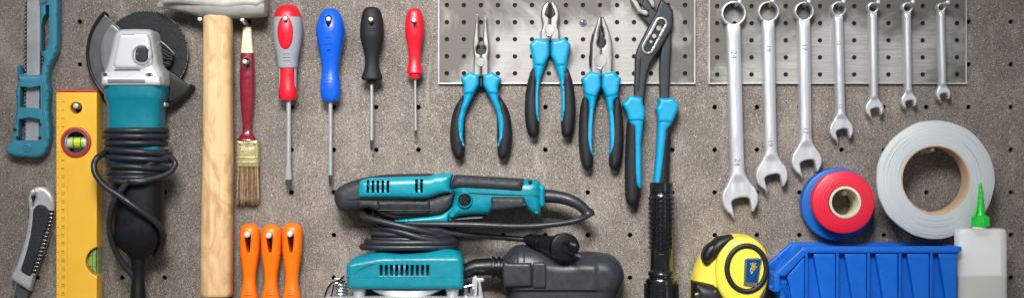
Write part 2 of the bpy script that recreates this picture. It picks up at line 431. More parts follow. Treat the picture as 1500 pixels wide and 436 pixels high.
# ================================================================== the board and what is fixed to it
def perforated(m, x0, x1, y0, y1, xs, ys, r, d0, d1, n=16):
    bx = [x0] + [(a + b) / 2 for a, b in zip(xs, xs[1:])] + [x1]; by = [y0] + [(a + b) / 2 for a, b in zip(ys, ys[1:])] + [y1]
    for i, hx in enumerate(xs):
        for j, hy in enumerate(ys):
            X0, X1, Y0, Y1 = bx[i], bx[i + 1], by[j], by[j + 1]; ring = []; sq = []
            for q in range(n):
                a = 2 * PI * q / n + PI / n; c, s_ = math.cos(a), math.sin(a)
                ring.append((hx + r * c, hy + r * s_))
                t = min(((X1 - hx) if c > 0 else (hx - X0)) / max(abs(c), 1e-6), ((Y1 - hy) if s_ > 0 else (hy - Y0)) / max(abs(s_), 1e-6))
                sq.append((hx + t * c, hy + t * s_))
            # corners
            cor = [(X1, Y1), (X0, Y1), (X0, Y0), (X1, Y0)]
            v = [(*p, d1) for p in ring] + [(*p, d1) for p in sq] + [(*p, d1) for p in cor] + [(*p, d0) for p in ring] + [(x + (hx - x) * 0, y, d1) for x, y in []]
            f = []
            for q in range(n):
                k = (q + 1) % n; f.append((q, k, k + 2 * n + 4, q + 2 * n + 4))
                a, b = sq[q], sq[k]
                ea = (abs(a[0] - X1) < 1e-6, abs(a[0] - X0) < 1e-6, abs(a[1] - Y1) < 1e-6, abs(a[1] - Y0) < 1e-6)
                eb = (abs(b[0] - X1) < 1e-6, abs(b[0] - X0) < 1e-6, abs(b[1] - Y1) < 1e-6, abs(b[1] - Y0) < 1e-6)
                if any(p and q2 for p, q2 in zip(ea, eb)): f.append((q, k, k + n, q + n))
                else:
                    ci = min(range(4), key=lambda c: math.hypot(cor[c][0] - (a[0] + b[0]) / 2, cor[c][1] - (a[1] + b[1]) / 2))
                    f.append((q, k, k + n, 2 * n + ci, q + n))
            m.add(v, f)
    # outer rim
    for a, b in (((x0, y0), (x1, y0)), ((x1, y0), (x1, y1)), ((x1, y1), (x0, y1)), ((x0, y1), (x0, y0))):
        m.add([(*a, d1), (*b, d1), (*b, d0), (*a, d0)], [(0, 1, 2, 3)])
    return m
m = M(); HX = [-7 + 62 * i - 62 * 3 for i in range(31)]; HY = [32.3 + 62.3 * j - 62.3 * 3 for j in range(11)]
perforated(m, HX[0] - 31, HX[-1] + 31, HY[0] - 31, HY[-1] + 31, HX, HY, 3.5, -9, 0)
o = m.build("pegboard", 'board'); o['kind'] = 'structure'
m = M(); m.box(HX[0] - 31, HX[-1] + 31, HY[0] - 31, HY[-1] + 31, -40, -24, 1); o = m.build("wall", 'void'); o['kind'] = 'structure'  # near-black colour stands in for the shade behind the board's holes
m = M(); m.box(HX[0] - 20, HX[-1] + 20, CY + 252, CY + 272, .6, 190, 2); o = m.build("shelf", 'shelf'); o['kind'] = 'structure'

def metal_plate(x0, x1, hx0, hx1, ncol, hy0, mat, label, screw):
    t = thing("perforated_plate", label, "metal plate", (x0 + x1) / 2, 52, 5, "perforated metal plates on the board")
    xs = [hx0 + (hx1 - hx0) * i / (ncol - 1) for i in range(ncol)]; ys = [hy0 + 24.95 * j for j in range(-1, 5)]
    m = M(); perforated(m, x0, x1, hy0 - 40, 121.5, xs, ys, 3.4, 1.6, 4.6)
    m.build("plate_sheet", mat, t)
    m = M().box(x0 + 1, x1 - 1, hy0 - 39, 121, .5, 1.2, .3); m.build("hole_shade", 'void', t)  # black sheet added as painted shade behind the plate holes
    m = M(); w = 1.5   # folded rim catching the light
    m.box(x0 - w, x0, hy0 - 40, 121.5, .8, 6.4, .5); m.box(x1, x1 + w, hy0 - 40, 121.5, .8, 6.4, .5); m.box(x0 - w, x1 + w, 121.5, 123, .8, 6.4, .5)
    m.build("plate_rim", 'steel', t)
    for sx, sy in screw:
        m = M(); m.spin(sx, sy, [(5.6, 4.6), (5.6, 6.2), (4.4, 8), (2, 8.9), (0, 9)], 20)
        s = m.build("screw", 'chrome', t)
        m = M(); m.box(sx - 3, sx + 3, sy - .7, sy + .7, 8.4, 9.3, .2); m.box(sx - .7, sx + .7, sy - 3, sy + 3, 8.4, 9.25, .2); m.build("screw_slot", 'darksteel', s)
    return t
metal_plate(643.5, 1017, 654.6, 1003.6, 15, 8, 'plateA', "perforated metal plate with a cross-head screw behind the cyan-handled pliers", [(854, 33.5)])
metal_plate(1039.5, 1414.5, 1050.8, 1402, 15, 9.5, 'plateB', "dark-topped perforated metal plate behind the row of chrome spanners", [])

def peg(tx, ty, L, label, r=3.3, base=None, rise=0, mat='pegzinc'):
    k = K(L); x = CX + (tx - CX) * k; y = CY + (ty - CY) * k
    bx, by = base if base else (x, y + rise)
    P = [(bx, by, -6), (bx + (x - bx) * .55, by + (y - by) * .45, L * .55), (x, y, L - 1.2)]
    q = cr(P, 5, False); R = [(*p, r) for p in q]; n = np.array(q[-1]) - np.array(q[-2]); n /= np.linalg.norm(n)
    R += [(*(np.array(q[-1]) + n * .7), r * .9), (*(np.array(q[-1]) + n * 1.2), r * .55)]
    m = M().sweep(R, 14)
    o = m.build("steel_peg", mat, None, 1., (( bx - CX) * S, 0, (CY - by) * S))
    return tag(o, label, "peg", "steel pegs in the board")

# ================================================================== teal hand saw
t = thing("hand_saw", "blue-teal handled saw with a grey double-edged blade", "saw", 50, 110, 14)
pts = []
yy = -30
while yy < 212: pts += [(35.6, yy), (33.2, yy + 2.8)]; yy += 5.6
pts += [(35.6, 212), (62, 212)]; back = []
yy = -30
while yy < 212: back += [(62, yy), (64.4, yy + 2.8)]; yy += 5.6
m = M().puff(pts + back[::-1], 7, 9.4, .5, step=3); bl = m.build("blade", 'darksteel', t)
m = M().puff([(38.5, -30), (58.5, -30), (57.6, 100), (56, 210), (36, 210), (38, 100)], 9, 11.2, 1, step=6); m.build("blade_face", 'sawgrey', bl)
m = M()
for i in range(42):
    y = -26 + i * 5.6
    for x in (35.8, 61.2): m.spin(x, y, [(1.9, 8), (1.8, 10.5), (1, 11.4), (0, 11.6)], 8)
m.build("blade_teeth", 'chrome', bl)
outer = [(60, -32), (87, -32), (87, 20), (87, 68), (85.5, 78), (80, 88), (75, 96), (72.5, 106), (72, 118), (74, 132), (73.5, 145), (72.5, 158), (73.5, 172), (75, 185), (75, 203), (72, 216), (67, 225), (60, 230),
         (44, 231), (22, 229), (12, 225), (8.5, 219.5), (14, 213), (18.5, 206), (21, 196), (20.5, 188), (24.5, 180), (24, 171), (25.5, 160), (25.5, 147), (24.5, 134), (28, 121), (27, 110), (26, 99), (28.5, 94.5), (31.5, 98), (33, 110), (61.5, 110), (63, 97), (66, 88), (63, 80), (60, 74), (60, 30)]
h1 = rnd([(32, 127), (47, 129), (61.5, 126), (62, 160), (47, 157.5), (31, 158)], 2); h2 = rnd([(30, 175), (46, 172), (61, 175), (59, 206), (46, 205), (29, 206)], 2)
win = rnd([(74, 8), (75, 45), (75, 66), (71, 74), (63, 77), (62.5, 40), (65, 27), (69, 22), (69, 9)], 3)
m = M().puff(rnd(outer, 3, 3), 3, 23, 5.5, [h1, h2, win], rh=5)
fr = m.build("handle", 'sawblue', t)
m = M().tube([(75.5, 5, 22), (76, 40, 22.5), (75, 64, 22), (69, 76, 20), (63, 80, 18)], 1.6); m.tube([(66, 112, 21), (65, 122, 22.5), (67.5, 136, 22.5), (66, 150, 22.5), (66, 166, 22.5), (69, 185, 22.5), (68.5, 205, 22)], 1.8)
m.build("handle_ridge", 'sawblue', fr)
m = M().spin(66, -1, [(7.5, 18), (7.5, 25), (6, 27), (0, 27.4)], 20); m.spin(66, -1, [(3.8, 26), (3.6, 28.4), (0, 28.6)], 6); m.build("blade_screw", 'chrome', t)
m = M().spin(42.5, 216.5, [(6.2, 20), (6, 24), (4.6, 24.4), (4.4, 23.3), (2, 23.2), (1.6, 24.2), (0, 24.4)], 20); m.build("rivet", 'sawblue', t)
for (x, y) in ((25.5, 190), (29, 201), (60, 199), (61, 182), (44, 207)):
    pass
m = M()
for (x, y) in ((24.6, 190), (28.5, 202), (61, 202), (61.5, 182.5)): m.spin(x, y, [(2.9, 20), (2.8, 23.4), (0, 23.5)], 14)
m.build("rivet_hole", 'slot', t)

# ================================================================== spirit level
t = thing("spirit_level", "yellow spirit level with a round red-ringed vial and a half-round edge vial", "level", 112, 157, 34)
yb = ybot(34) - 5
hole = circ(111.5, 158, 8.6); vh = circ(111.5, 208, 17.5)
edge = [(142, 361.5)] + [(147 - 21 * math.cos(a), 382 - 21 * math.sin(a)) for a in np.linspace(1.32, -1.32, 18)] + [(142, 402.5)]
body = [(82, 135), (142, 135)] + edge + [(142, yb), (82, yb)]
m = M().puff(body, 3, 34, 1.6, [hole, vh], step=3); b = m.build("level_body", 'yellow', t)
m = M().box(81.8, 142.2, 131.8, 135, 2.5, 34.6, .8); m.build("end_cap", 'redcap', t)
m = M().spin(111.5, 208, [(22.3, 33.5), (22.2, 36), (21, 36.8), (18.6, 36.8), (17.6, 36), (17.5, 20), (21, 20)], 40, closed=True); vr = m.build("vial_ring", 'ringred', t)
m = M().spin(111.5, 208, [(17.6, 35.4), (17.2, 36.4), (15.6, 36.4), (14.6, 26), (16, 22)], 36, closed=True); m.build("vial_bezel", 'chrome', vr)
m = M().spin(111.5, 208, [(17.6, 8), (17.5, 10), (0, 10)], 36); m.build("vial_seat", 'guard', vr)
m = M().sweep([(x, 208.5, 24, r) for x, r in ((96, 4), (97, 7.5), (101, 8), (122, 8), (126, 7.5), (127, 4))], 20); m.build("vial_end", 'vialend', vr)
m = M().sweep([(x, 208.5, 25, r) for x, r in ((102, 3), (102.5, 7.6), (121, 7.6), (121.5, 3))], 20); vv = m.build("vial", 'vial', vr)
m = M()
for x in (106.5, 117.5): m.sweep([(x - .5, 208.5, 25, 8.1), (x + .5, 208.5, 25, 8.1)], 20)
m.build("vial_line", 'slot', vr)
m = M().puff(edge[1:-1] + [(141.6, 402), (141.6, 362)], 5, 30, 6, rh=7, step=2); ev = m.build("edge_vial", 'vialgreen', t)
m = M()
for y in (374, 390): m.box(128.5, 141, y - .4, y + .4, 28, 30.5, .2)
for x in (134, 139.5): m.box(x, x + .8, 366, 398, 28, 30.6, .2)
m.build("edge_vial_line", 'ink', t)
m = M().tube([(142.6, 361, 33), (134, 365.5, 34), (127.5, 374, 34), (126, 382, 34), (127.5, 390, 34), (134, 398.5, 34), (142.6, 403, 33)], .55, n=6); m.build("edge_vial_frame", 'ink', t)
m = M()
for i in range(0, 27):
    y = 137 + 12.2 * i
    if y > yb - 4: break
    if i: m.text(str(i), 92.5, y, 34.05, 6.2, PI / 2, .12)
    if i % 1 == 0: m.box(83.4, 86.6, y - .25, y + .25, 33.9, 34.2, .05)
m.build("ruler_print", 'ink', t)
m = M().box(98.3, 99.5, 233, yb, 33.8, 34.7, .3); m.build("edge_ridge", 'yellow', t)
peg(110.5, 155, 40, "short steel peg in the top hole of the yellow spirit level", 3.8)

# ================================================================== utility knife
t = thing("utility_knife", "silver snap-blade knife with a dotted dark grip", "knife", 50, 282, 20)
body = [(43, 279), (52, 273.5), (62, 273.5), (71, 279), (77.5, 289), (79, 302), (77, 318), (72, 338), (64, 362), (55, 386), (48, 407), (43, 426), (28, 417), (14, 407), (22, 392), (29, 373), (36, 350), (40.5, 326), (41.5, 308), (40, 293)]
slit = rnd([(45.5, 286), (52.5, 286), (49, 303), (46.8, 303)], 1.2)
m = M().puff(cr(body[:12], 4, False) + body[12:14] + cr(body[14:], 4, False), 4, 20, 5, [slit], rh=4); b = m.build("knife_body", 'knife', t)
grip = [(48.5, 306), (55, 299), (64, 299.5), (71, 305), (73.5, 315), (71, 330), (64.5, 347), (55, 376), (45, 405.5), (29.5, 396.5), (38, 371), (44.5, 345), (47.5, 322)]
m = M().puff(rnd(grip, 5, 4), 16, 21.4, 2.2, rh=1.6)
g = m.build("grip", 'knifegrip', t)
m = M(); random.seed(3)
G = np.array(grip)
for i in range(9):
    for j in range(20):
        x = 30 + i * 5.4 + (j % 2) * 2.7; y = 300 + j * 5.4
        if inside([(x, y)], [grip])[0] and pdist([(x, y)], [grip])[0] > 2.2: m.spin(x, y, [(1.1, 21), (1, 21.9), (0, 22.3)], 8)
m.build("grip_dots", 'blackp', g)
m = M(); m2 = M()
for i in range(17):
    u = i / 16; x = 78.5 - 26 * u ** 1.25 - 1; y = 308 + 88 * u
    m.puff(rnd([(x - 6, y - 1), (x + 1.5, y + .5), (x + .5, y + 3.6), (x - 6.5, y + 2)], 1), 14, 22, 1.2, step=1.5)
    m2.spin(x - 1.5, y + 5, [(1.3, 14), (1.2, 20.5), (0, 21.5)], 8)
m.build("thumb_ribs", 'blackp', t); m2.build("rib_studs", 'chrome', t)
m = M()
for i in range(6): m.spin(41.2 - (i % 2) * .5, 291 + i * 5.2, [(1.9, 8), (1.7, 14), (0, 15)], 8)
m.build("back_notches", 'darksteel', t)
m = M().puff([(20, 411), (40, 424), (30, 466), (9, 466)], 8, 11, .6, step=4, holes=[circ(17, 436, 4.5, 5)]); bl = m.build("blade", 'guard', t)
m = M().puff([(20.4, 411.3), (22.4, 412.6), (16.5, 440), (15.6, 466), (9, 466)], 10.9, 11.5, .3, step=4); m.build("blade_edge", 'chrome', bl)
o = peg(47.5, 281, 34, "round-headed steel peg holding the silver snap-blade knife", 3.)
m = M().spin(47.5, 281, [(1, 26), (4, 28), (5.3, 32), (4, 36), (0, 37.6)], 18)

# ================================================================== angle grinder
t = thing("angle_grinder", "teal angle grinder with a silver gear head and its cable wound round it", "power tool", 199, 130, 60)
gc = (203, 76)
def sector(r0, a0, a1, n=40, inner=6):
    return [(gc[0] + r0 * math.cos(a), gc[1] + r0 * math.sin(a)) for a in np.linspace(a0, a1, n)] + [(gc[0] + inner * math.cos(a), gc[1] + inner * math.sin(a)) for a in np.linspace(a1, a0, 8)]
m = M().spin(*gc, [(8, 11), (63, 11), (64, 12), (64, 14), (63, 15), (40, 15.4), (34, 14.6), (8, 14.6)], 72, closed=True, wob=.006); dk = m.build("cutting_disc", 'disc', t)
m = M()
for i in range(150):
    a = i * 2 * PI / 150; m.box(gc[0] + 63.3 * math.cos(a) - .5, gc[0] + 63.3 * math.cos(a) + .5, gc[1] + 63.3 * math.sin(a) - .5, gc[1] + 63.3 * math.sin(a) + .5, 12.5, 15.4 + random.random() * .8, .2) if random.random() < .7 else None
m.build("disc_grit", 'greyp', dk)
A0, A1 = math.atan2(125 - 76, 272 - 203), math.atan2(15 - 76, 140 - 203) + 2 * PI   # open side faces up and to the handle's far side
AM = 1.45
m = M().puff(sector(85, AM, A1), 18, 21, 1.2, step=4); gd = m.build("disc_guard", 'guard', t)
m = M().puff(sector(85, A0, AM), 18, 20.8, 1.2, step=4); m.build("guard_lip", 'guardrim', gd)
m = M().puff(sector(67, AM + .1, A1), 20.5, 25, 3.5, step=4); m.build("guard_step", 'guardl', gd)
m = M().sweep([(gc[0] + 85 * math.cos(a), gc[1] + 85 * math.sin(a), 14, 2.6, 11) for a in np.linspace(A0 - .03, A1 + .03, 60)], 12, 4); m.build("guard_rim", 'guardrim', gd)
m = M().tube([(139, 15, 22), (150, 26, 23), (172, 44, 25)], 1., n=8); m.build("guard_edge", 'chrome', gd)
m = M()   # clamp lever and flange behind the head
for i, (x0, y0, x1, y1) in enumerate(((228, 60, 248, 77), (230, 70, 247, 80), (231, 76, 246, 84), (232, 84, 246, 86), (232, 90, 243, 94))): m.sweep([(x0, y0, 28 + i, 1.6), (x1, y1, 27 + i, 1.6)], 8)
m.puff(rnd([(226, 72), (245, 76), (247, 88), (240, 98), (228, 98)], 3), 20, 27, 2); m.build("guard_clamp", 'blackp', t)
m = M().tube([(229, 59, 30), (238, 66, 30.5), (249, 77, 30)], .6, n=6); m.build("clamp_wire", 'steel', t)
m = M().puff([(241, 108), (272, 124), (262, 136), (248, 146), (238, 150)], 18, 24, 1.5); m.build("guard_tail", 'guardrim', gd)
head = [(172, 47), (178, 43.5), (200, 43), (221, 43.5), (225.5, 49), (228, 66), (231, 84), (234, 97), (239, 105), (241, 113), (241, 127), (152, 127), (152, 113), (154, 105), (158, 97), (162, 80), (166, 62), (169, 52)]
m = M().puff(rnd(head, 5, 4), 20, 78, 13, rh=17); gh = m.build("gear_head", 'alu', t)
m = M().puff(rnd([(180, 50), (220, 50), (224, 60), (228, 96), (214, 102), (174, 102), (170, 96), (177, 60)], 6), 70, 81, 5, rh=4); m.build("head_panel", 'alu', gh)
m = M().puff(rnd([(154, 112), (239, 112), (239.5, 126.4), (153.5, 126.4)], 4), 60, 83, 5, rh=5); col = m.build("head_collar", 'alu', gh)
m = M().puff(rnd(rect(163, 218, 117, 122.5), 2.6), 78, 83.8, 1); m.build("collar_slot", 'engr', col)
m = M().box(184, 203, 52, 53, 80, 81.4, .3); m.box(172, 210, 102.4, 103.2, 74, 81.2, .3); m.build("panel_line", 'engr', gh)
m = M().spin(212.5, 81, [(15.5, 76), (15, 83), (12.5, 85), (11.5, 82), (11, 79)], 32, sx=.98, sy=1.02); m.build("button_ring", 'alu', gh)
m = M().puff(rnd([(204, 75), (208, 71), (222, 71), (222, 92), (208, 92), (203, 87)], 3.5), 78, 84.5, 3, rh=2); sb = m.build("spindle_button", 'gripgrey', gh)
m = M().spin(207, 81, [(1.8, 82), (1.6, 85.5), (0, 85.8)], 10); m.build("button_mark", 'guard', sb)
for x in (158.5, 223):
    m = M().spin(x, 111, [(6, 74), (5.5, 80), (4.4, 81.4), (3.4, 80), (3, 79), (0, 79)], 18, sy=.7); s2 = m.build("head_screw", 'steel', gh)
    m = M().spin(x, 111, [(2.8, 79), (2.7, 80.2), (0, 80.3)], 6, sy=.7); m.build("screw_recess", 'slot', s2)
m = M().sweep([(196.5, 126.6, 44, 44.5, 37), (196.5, 140, 44, 44.5, 37), (196.5, 144, 44, 44, 36.5), (196.5, 151, 44, 40.5, 33.5), (196.5, 175, 44, 39.5, 33), (196.5, 262, 44, 38.5, 32)], 40, 3.6); m.build("motor_housing", 'teal', t, ang=28)
m = M().sweep([(199, 255, 44, 37.5, 32), (199, 300, 44, 37.3, 32), (199, 332, 44, 37.4, 32), (199.5, 350, 44, 36, 31), (200, 362, 44, 29, 26), (200, 371, 44, 19, 18), (199.5, 379, 44, 12, 12)], 36, 2.8); hb_ = m.build("rear_handle", 'handleblk', t)
m = M().lathe(198.5, [(374, 11.5), (384, 10.6), (398, 9.2), (412, 9.4), (426, 10.8), (440, 11.8), (462, 12), (464, 9)], 44, 24, sub=4); m.build("cord_boot", 'blackp', t)
cord = M()
def turn(y0, y1, lx, rx, seg=14, d=46, rd=39, ph=0):
    c = (lx + rx) / 2; w = (rx - lx) / 2
    return [(c + w * math.cos(PI - PI * i / seg), y0 + (y1 - y0) * i / seg, d + rd * math.sin(PI * i / seg)) for i in range(seg + 1)]
for y0, y1, lx, rx, dd in ((192, 191, 151.5, 240, 0), (199.5, 200, 150.5, 241, 1), (209, 210, 153, 239, 0), (217.5, 226, 153.5, 246, 3), (229, 235, 152, 250, 1), (240, 248, 154, 245, 3), (252, 252.5, 155, 241, 0), (259.5, 259, 158, 238, 2)):
    cord.tube(turn(y0, y1, lx, rx, d=44 + dd), 4.6, 3, 12)
cord.tube([(156, 222, 60), (147, 230, 74), (142.5, 241, 78), (146, 255, 82), (160, 271, 88), (183, 286, 91), (207, 303, 90), (225, 317, 84), (236, 330, 74), (239, 344, 62), (233, 362, 46), (222, 376, 36)], 4.6)
cord.tube([(214, 247, 86), (232, 235, 72), (248, 230, 62), (256.5, 239, 60), (252, 250, 66), (238, 258, 74), (215, 263, 84), (190, 265, 88)], 4.4)
cord.tube([(196, 262, 88), (186, 275, 88), (173, 294, 85), (165, 318, 77), (163, 342, 68), (168, 364, 60), (177, 384, 54), (190, 402, 48), (196, 412, 45)], 4.5)
cord.tube([(240, 255, 60), (225, 262, 80), (205, 266, 86), (170, 264, 80), (154, 258, 55)], 4.4)
cord.build("cord", 'cord', t)
m = M().sweep([(153, 150, 30, 3), (155, 170, 32, 3.4), (154.5, 184, 31, 2.6)], 12); m.build("switch_lever", 'blackp', t)
peg(239, 153, 46, "steel peg head beside the grinder's guard", 3.6); peg(237.5, 217, 40, "steel peg end beside the grinder's wound cable", 2.2)

# ================================================================== hammer
t = thing("hammer", "large hammer with a grey steel head and a pale wooden handle", "hammer", 317, 26, 46)
sec = [(228.5, 7.5, 2.8, 3.5), (235, 5.8, 5.8, 7), (250, 3.5, 11, 12), (270, 1, 18, 17), (295, -.5, 25.5, 22), (318, -1, 27.5, 24), (345, -.5, 27, 23.5), (368, -.5, 25.5, 23), (384, -.5, 25, 22.5), (388, -.5, 23.5, 21), (389, -.5, 20, 18)]
m = M().sweep([(x, y, 34, w, q) for x, y, w, q in sec], 32, 3.2); hd = m.build("hammer_head", 'hammer', t, ang=30)
m = M().puff(cr([(238, 6), (262, 6), (300, 10.5), (326, 13.5), (346, 12), (362, 10), (386, 9), (386, -18), (330, -22), (262, -12)], 4), 48, 58.5, 6, rh=5); m.build("head_cheek", 'hammer', hd)
m = M().sweep([(317, 20, 32, 20.5, 19), (317, 30, 32, 20.8, 20), (317, 90, 32, 21, 20), (317, 180, 32, 21.4, 20.5), (316.5, 260, 32, 22.2, 21), (315.5, 340, 32, 22.6, 21.5), (314.8, 428, 32, 23, 22), (314.8, 432, 32, 22.6, 21.6), (314.8, 434, 32, 21.6, 20.4)], 36, 3.4); m.build("hammer_handle", 'wood', t)
peg(292.5, 28, 42, "steel peg under the hammer head on the grinder side", 3.3, rise=3); peg(354.5, 28.5, 42, "steel peg between the hammer handle and the paintbrush", 3.3, rise=5)

# ================================================================== paintbrush
t = thing("paintbrush", "paintbrush with a maroon handle, brass ferrule and brown bristles", "paintbrush", 361, 92, 20)
cut = M().puff(circ(361, 92.5, 5.2, 7.6), -5, 40, .1)
m = M().sweep([(361, y, 12, w, w * .72) for y, w in cr([(77.5, 9.2), (92, 10.1), (110, 10.8), (128, 10.8), (150, 9.8), (170, 8), (184, 6.8), (191, 7), (196, 8.6), (200, 11.5), (203.5, 15.2), (206, 16.2)], 4, False)], 28, 2.4)
hd = m.build("brush_handle", 'maroon', t, cuts=[cut])
m = M().sweep([(361, y, 12, w, q) for y, w, q in ((39.5, 5.4, 5), (40.5, 6, 5.6), (60, 7.6, 6.2), (77.4, 9.2, 6.7))], 24, 4.5); m.build("handle_tip", 'cream', t)
m = M().spin(361, 92.5, [(5.6, 14), (6.2, 19.2), (6.9, 20), (7, 18)], 24, closed=True, sy=1.42); m.build("hole_ring", 'chrome', t)
m = M().puff(rnd(rect(346, 378.5, 204.5, 245), 1.5), 2, 21, 3.5, rh=3, both=False); fe = m.build("ferrule", 'brass', t)
m = M().box(346.2, 378.3, 229.5, 232.3, 14, 21.8, .8); m.box(346.2, 378.3, 236.4, 239, 14, 21.8, .8); m.box(349.5, 351, 207, 229, 20, 21.5, .4); m.box(373.5, 375, 207, 229, 20, 21.5, .4)
m.build("ferrule_bead", 'brassl', fe)
for x in (351.6, 373.2):
    m = M().spin(x, 210.5, [(2.2, 20), (1.8, 22), (0, 22.4)], 12); m.build("nail", 'chrome', fe)
m = M().text("25mm", 362.3, 217, 21.1, 7.6, 0, .15); m.build("size_print", 'inkw', fe)
m = M().puff(rnd([(347, 244), (378, 244), (378.5, 270), (377, 293), (362, 296), (346, 294), (345, 270)], 2), 4, 17, 5, rh=4); br = m.build("bristles", 'bristle', t)
m = M(); ml = M(); random.seed(11)
for i in range(340):
    u = random.random(); x = 347.3 + 30 * u; e = 344.8 + 34 * u + random.uniform(-2, 2); L_ = random.uniform(288, 301); dd = random.uniform(8, 18.5)
    (ml if random.random() < .3 else m).sweep([(x, 244, dd, .55), ((x + e) / 2, (244 + L_) / 2, dd + .6, .5), (e, L_, dd - 1, .14)], 4, caps=False)
m.build("bristle_tips", 'bristle', br); ml.build("pale_bristles", 'bristle2', br)
peg(358.5, 90.5, 40, "steel peg through the maroon paintbrush handle", 3.4)

# ================================================================== screwdrivers
def shaft(t, x, y0, y1, r, kind, dc, sl=0):
    m = M()
    if kind == 'flat':
        m.lathe(x, [(y0 - 6, r), (y1 - 30, r)], dc, 16); s = m.build("shaft", 'shaft', t)
        m = M().sweep([(x, y1 - 31, dc, r, r), (x - .3, y1 - 24, dc, r * 1.15, r * .9), (x - .3, y1 - 10, dc, r * 1.4, r * .55), (x, y1 - 4, dc, r * 1.3, r * .4), (x + .2, y1, dc, r * 1.15, r * .3)], 16, 4); bt_ = m.build("blade_tip", 'shaft', t)
        m = M().sweep([(x, y1 - 9, dc, r * 1.44, r * .6), (x, y1 - 4, dc, r * 1.34, r * .46), (x + .2, y1 + .2, dc, r * 1.18, r * .34)], 16, 4); m.build("tip_edge", 'tip', bt_)
    else:
        L = r * 6
        m.lathe(x, [(y0 - 6, r), (y1 - L, r)], dc, 16, xs=lambda y: x + sl * (y - y0)); s = m.build("shaft", 'shaft', t)
        m = M(); v = []; prof = [(y1 - L - .5, 1.0, 1.0), (y1 - L * .7, 1., .72), (y1 - L * .25, .8, .5), (y1, .12, .1)]; xe = x + sl * (y1 - y0)
        P = []
        for y, a, b in prof:
            P.append([(xe + r * (a if j % 2 == 0 else b) * math.cos(2 * PI * j / 16 + .2), y, dc + r * (a if j % 2 == 0 else b) * math.sin(2 * PI * j / 16 + .2)) for j in range(16)])
        vv = [p for q in P for p in q]; ff = [(i * 16 + j, i * 16 + (j + 1) % 16, (i + 1) * 16 + (j + 1) % 16, (i + 1) * 16 + j) for i in range(3) for j in range(16)]
        m.add(vv, ff + [tuple(range(16)), tuple(48 + j for j in range(16))]); m.build("cross_tip", 'tip', t)
def driver(label, x, prof, mat, dref, dc, peg_xy, shaft_a, hole, extra=None, flat=.86, ex=2.2, peglabel=""):
    t = thing("screwdriver", label, "screwdriver", x, peg_xy[1], dref, "screwdrivers hanging in a row")
    cut = M().puff(hole, -20, 80, .1, step=1.5)
    m = M().lathe(x, prof, dc, 36, ex, flat, sub=6); hd = m.build("handle", mat, t, cuts=[cut])
    shaft(t, *shaft_a[:5], dc, *shaft_a[5:])
    if extra: extra(t, hd)
    peg(*peg_xy, 52, peglabel, 3.3)
    return t
def extraA(t, hd):
    m = M().lathe(419, [(97.6, 0), (97.7, 11.9), (110, 12.1), (126, 12.6), (131, 13.6), (137, 13.8), (142, 13.2), (146, 11.6), (146.4, 0)], 24, 32, 2.2, .9); m.build("lower_collar", 'red', t)
    for sx in (-1, 1):
        m = M().sweep([(419 + sx * 11.4, 97, 24, 2.2, 6), (419 + sx * 11, 115, 24, 2.4, 6), (419 + sx * 11.4, 131.5, 24, 1.9, 5)], 12); m.build("collar_fin", 'greyp', t)
    cut = M().puff(circ(418, 27, 3.8, 4.2), -20, 80, .1)
    cap = [(5.6, 3), (6.5, 9), (9, 13.2), (13, 16.3), (18, 18.6), (24, 20.2), (24.3, 19.2)]
    m = M().lathe(419, cap, 24, 36, 2.2, .89); m.build("handle_cap", 'red', t, cuts=[cut])
    oval = circ(418, 47, 12.2, 26.5)
    f = lambda x, y, tt: 0.
    cut = M().puff(circ(418, 27, 3.8, 4.2), -20, 80, .1)
    m = M().sweep([(418, y, 39.2 - abs(y - 42) * .02 - (0 if y > 27 else (27 - y) * .3), max(.4, 12.2 * math.sqrt(max(0, 1 - ((y - 47) / 26.5) ** 2))), max(.3, 5.4 * math.sqrt(max(0, 1 - ((y - 47) / 26.5) ** 2)))) for y in np.linspace(20.6, 73.4, 26)], 24); m.build("grip_inlay", 'red', t, cuts=[cut])
    m = M()
    for i in range(3): M().box(414 - i * .2, 424, 78 + 5 * i, 78.9 + 5 * i, 36.5, 40.2 - i * .9, .3).build("grip_mark", 'greyp', t)
driver("red-capped grey screwdriver with a flat blade", 419, [(6.5, 6), (9, 12), (13, 15.8), (24, 20), (36, 21.6), (50, 21.8), (62, 20.4), (75, 18), (86, 15.8), (98, 14.4), (99, 12)], 'greyp', 42, 24, (417.6, 27), (420.3, 146, 272, 3.5, 'flat'), circ(418, 27, 3.8, 4.2), extraA, peglabel="steel peg through the red-capped grey screwdriver")
def extraB(t, hd):
    m = M()
    for i, w in enumerate((3.4, 5, 2.4)): M().box(481 - w, 481 + w, 55 + i * 8.6, 55.9 + i * 8.6, 38, 42.6 - i * .8, .3).build("grip_mark", 'blue', t)
    for i, w in enumerate((5, 5, 5, 2.4)): M().box(481 - w, 481 + w, 122 + i * 4, 122.7 + i * 4, 34, 37.2 if i < 3 else 36.9, .3).build("grip_mark", 'blue', t)
    m = M(); m.tube([(476, 122, 36.6), (476.5, 118.4, 36.4), (481, 117, 36.6), (486, 118.4, 36.4), (486.5, 122, 36.6)], .5, n=6)
    m.build("grip_mark", 'blue', t)
driver("blue screwdriver with a plain rounded handle", 482, [(11, 3), (12.5, 9), (16, 12.6), (24, 17), (36, 20.4), (46, 21.2), (58, 20), (72, 17.2), (88, 14.2), (102, 12.6), (112, 13.4), (122, 14.8), (134, 14.8), (142, 13.6), (148, 10.5), (149, 5)], 'blue', 42, 24, (481, 28), (482, 149, 274, 2.9, 'ph'), [(481 + 5.4 * math.cos(a), 27.5 + 5.4 * math.sin(a)) for a in np.linspace(PI, 2 * PI, 10)] + [(485, 33), (482.4, 39.5), (479.6, 39.5), (477, 33)], extraB, peglabel="steel peg through the blue screwdriver handle")
